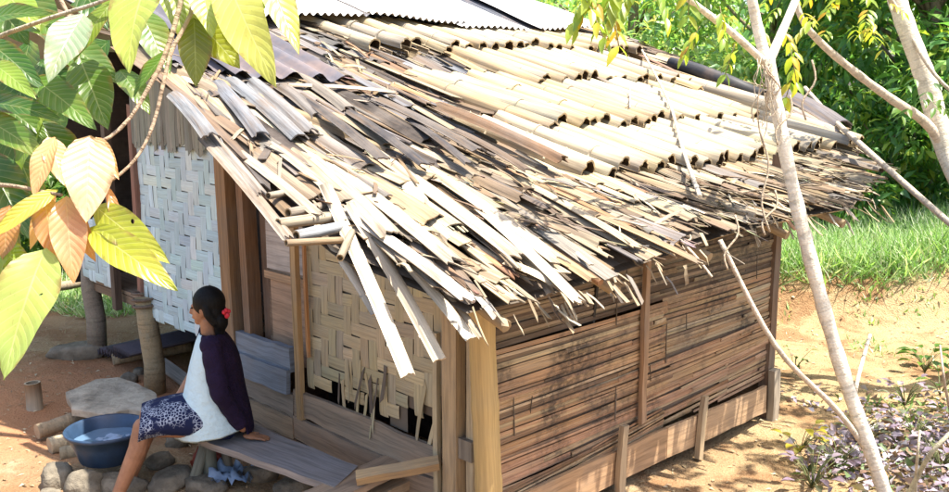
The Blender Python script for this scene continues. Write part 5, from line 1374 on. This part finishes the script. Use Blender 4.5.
LV = [ # base, tip, width px, depth base, depth tip, colour, fold, twist, normal
    ((152, -28), (128, 72), 62, 1.42, 1.30, (.34, .40, .08), .2),
    ((226, -24), (277, 88), 52, 1.40, 1.28, YY, .25),
    ((200, -20), (212, 38), 34, 1.42, 1.36, (.30, .36, .06), .2),
    ((192, 14), (240, 68), 42, 1.42, 1.42, (.22, .24, .02), .15),
    ((194, 18), (196, 87), 34, 1.41, 1.40, (.16, .18, .02), .2),
    ((262, -34), (299, 55), 34, 1.42, 1.36, YY, .3),
    ((238, -30), (250, 50), 40, 1.44, 1.42, (.36, .38, .05), .2),
    ((-25, 24), (53, 13), 26, 1.42, 1.36, GR, .25),
    ((84, 14), (48, 82), 40, 1.40, 1.32, (.26, .36, .22), .15),
    ((110, 4), (74, 62), 22, 1.42, 1.40, (.18, .26, .03), .25),
    ((-14, 40), (46, 92), 28, 1.44, 1.40, GD, .3),
    ((-10, 62), (36, 99), 24, 1.38, 1.33, YG, .25),
    ((80, 58), (108, 130), 44, 1.44, 1.40, GR, .15),
    ((32, 78), (97, 130), 34, 1.42, 1.36, GR, .2),
    ((-22, 102), (66, 122), 26, 1.42, 1.36, GD, .25),
    ((-22, 115), (48, 160), 32, 1.40, 1.34, GR, .2),
    ((168, 52), (134, 97), 20, 1.40, 1.38, GR, .3),
    ((-18, 150), (30, 240), 46, 1.46, 1.42, GD, .2),
    ((10, 130), (52, 225), 44, 1.52, 1.50, GR, .2),
    ((40, 120), (84, 200), 42, 1.56, 1.54, (.07, .14, .03), .2),
    ((70, 50), (112, 112), 36, 1.60, 1.58, GR, .2),
    ((20, -20), (60, 50), 40, 1.60, 1.58, GD, .2), ((-20, -15), (30, 45), 44, 1.62, 1.60, GR, .2), ((70, -30), (108, 30), 40, 1.62, 1.58, GD, .2),
    ((110, 40), (60, 100), 40, 1.62, 1.60, GD, .2), ((-20, 160), (20, 300), 50, 1.60, 1.58, GR, .2), ((140, 10), (170, 75), 34, 1.62, 1.58, GR, .2),
    ((30, 40), (20, 130), 46, 1.66, 1.62, GD, .2), ((70, 90), (40, 170), 46, 1.64, 1.62, GR, .2), ((-10, 80), (10, 170), 50, 1.68, 1.66, GD, .2),
    ((55, 137), (34, 198), 24, 1.30, 1.28, OR, .35), ((48, 137), (66, 187), 24, 1.31, 1.29, OP, .3),
    ((90, 136), (86, 223), 50, 1.29, 1.25, OP, .2), ((96, 137), (119, 180), 16, 1.30, 1.28, OR, .4),
    ((44, 196), (58, 264), 30, 1.28, 1.27, OD, .3), ((66, 196), (74, 284), 36, 1.27, 1.25, OR, .3), ((72, 200), (96, 262), 24, 1.28, 1.27, OD, .35),
    ((107, 186), (125, 248), 11, 1.29, 1.28, OD, .4), ((10, 205), (4, 262), 26, 1.28, 1.27, OD, .3), ((56, 193), (30, 250), 18, 1.30, 1.29, OR, .4),
    ((95, 206), (170, 264), 36, 1.29, 1.24, (.30, .32, .03), .2), ((90, 228), (178, 291), 38, 1.27, 1.22, (.36, .37, .03), .2),
    ((58, 190), (-14, 242), 20, 1.28, 1.24, (.46, .42, .06), .3),
    ((46, 248), (4, 380), 66, 1.26, 1.18, (.30, .38, .10), .2), ((-10, 240), (36, 280), 30, 1.32, 1.30, YG, .25),
    ((20, 225), (-15, 300), 34, 1.30, 1.26, YG, .2),
    ((20, 20), (88, 40), 34, 1.50, 1.46, GR, .2), ((0, -10), (40, 30), 36, 1.50, 1.46, YG, .2), ((40, 60), (88, 118), 36, 1.52, 1.48, GD, .2), ((60, 40), (120, 85), 34, 1.52, 1.5, GR, .2), ((-15, 95), (50, 140), 36, 1.5, 1.47, GR, .2), ((40, 100), (20, 175), 36, 1.5, 1.47, YG, .2), ((120, 70), (150, 115), 26, 1.5, 1.46, GR, .25),
    ((288, -40), (250, 20), 30, 1.44, 1.42, YG, .2), ((150, -30), (100, 20), 34, 1.46, 1.44, YG, .2), ((165, -25), (185, 45), 30, 1.47, 1.44, (.20, .26, .04), .2),
]
for (a, b, wpx, ta, tb, c_, fo) in LV:
    mb = MB(); pa, pb = at(*a, ta), at(*b, tb); wd = wpx/F*(ta+tb)/2
    nr = V((random.uniform(-.35, .35), -.62+random.uniform(-.2, .2), .55+random.uniform(-.2, .3)))
    mb.leaf(pa, pb, nr, wd, jc(c_, .1), 12, .06, fo, .04, random.uniform(-.3, .3))
    o = mb.build('leaf', 'bigleaf', cac)
    if c_ in (OR, OP, OD): o['label'] = 'young drooping orange leaf'
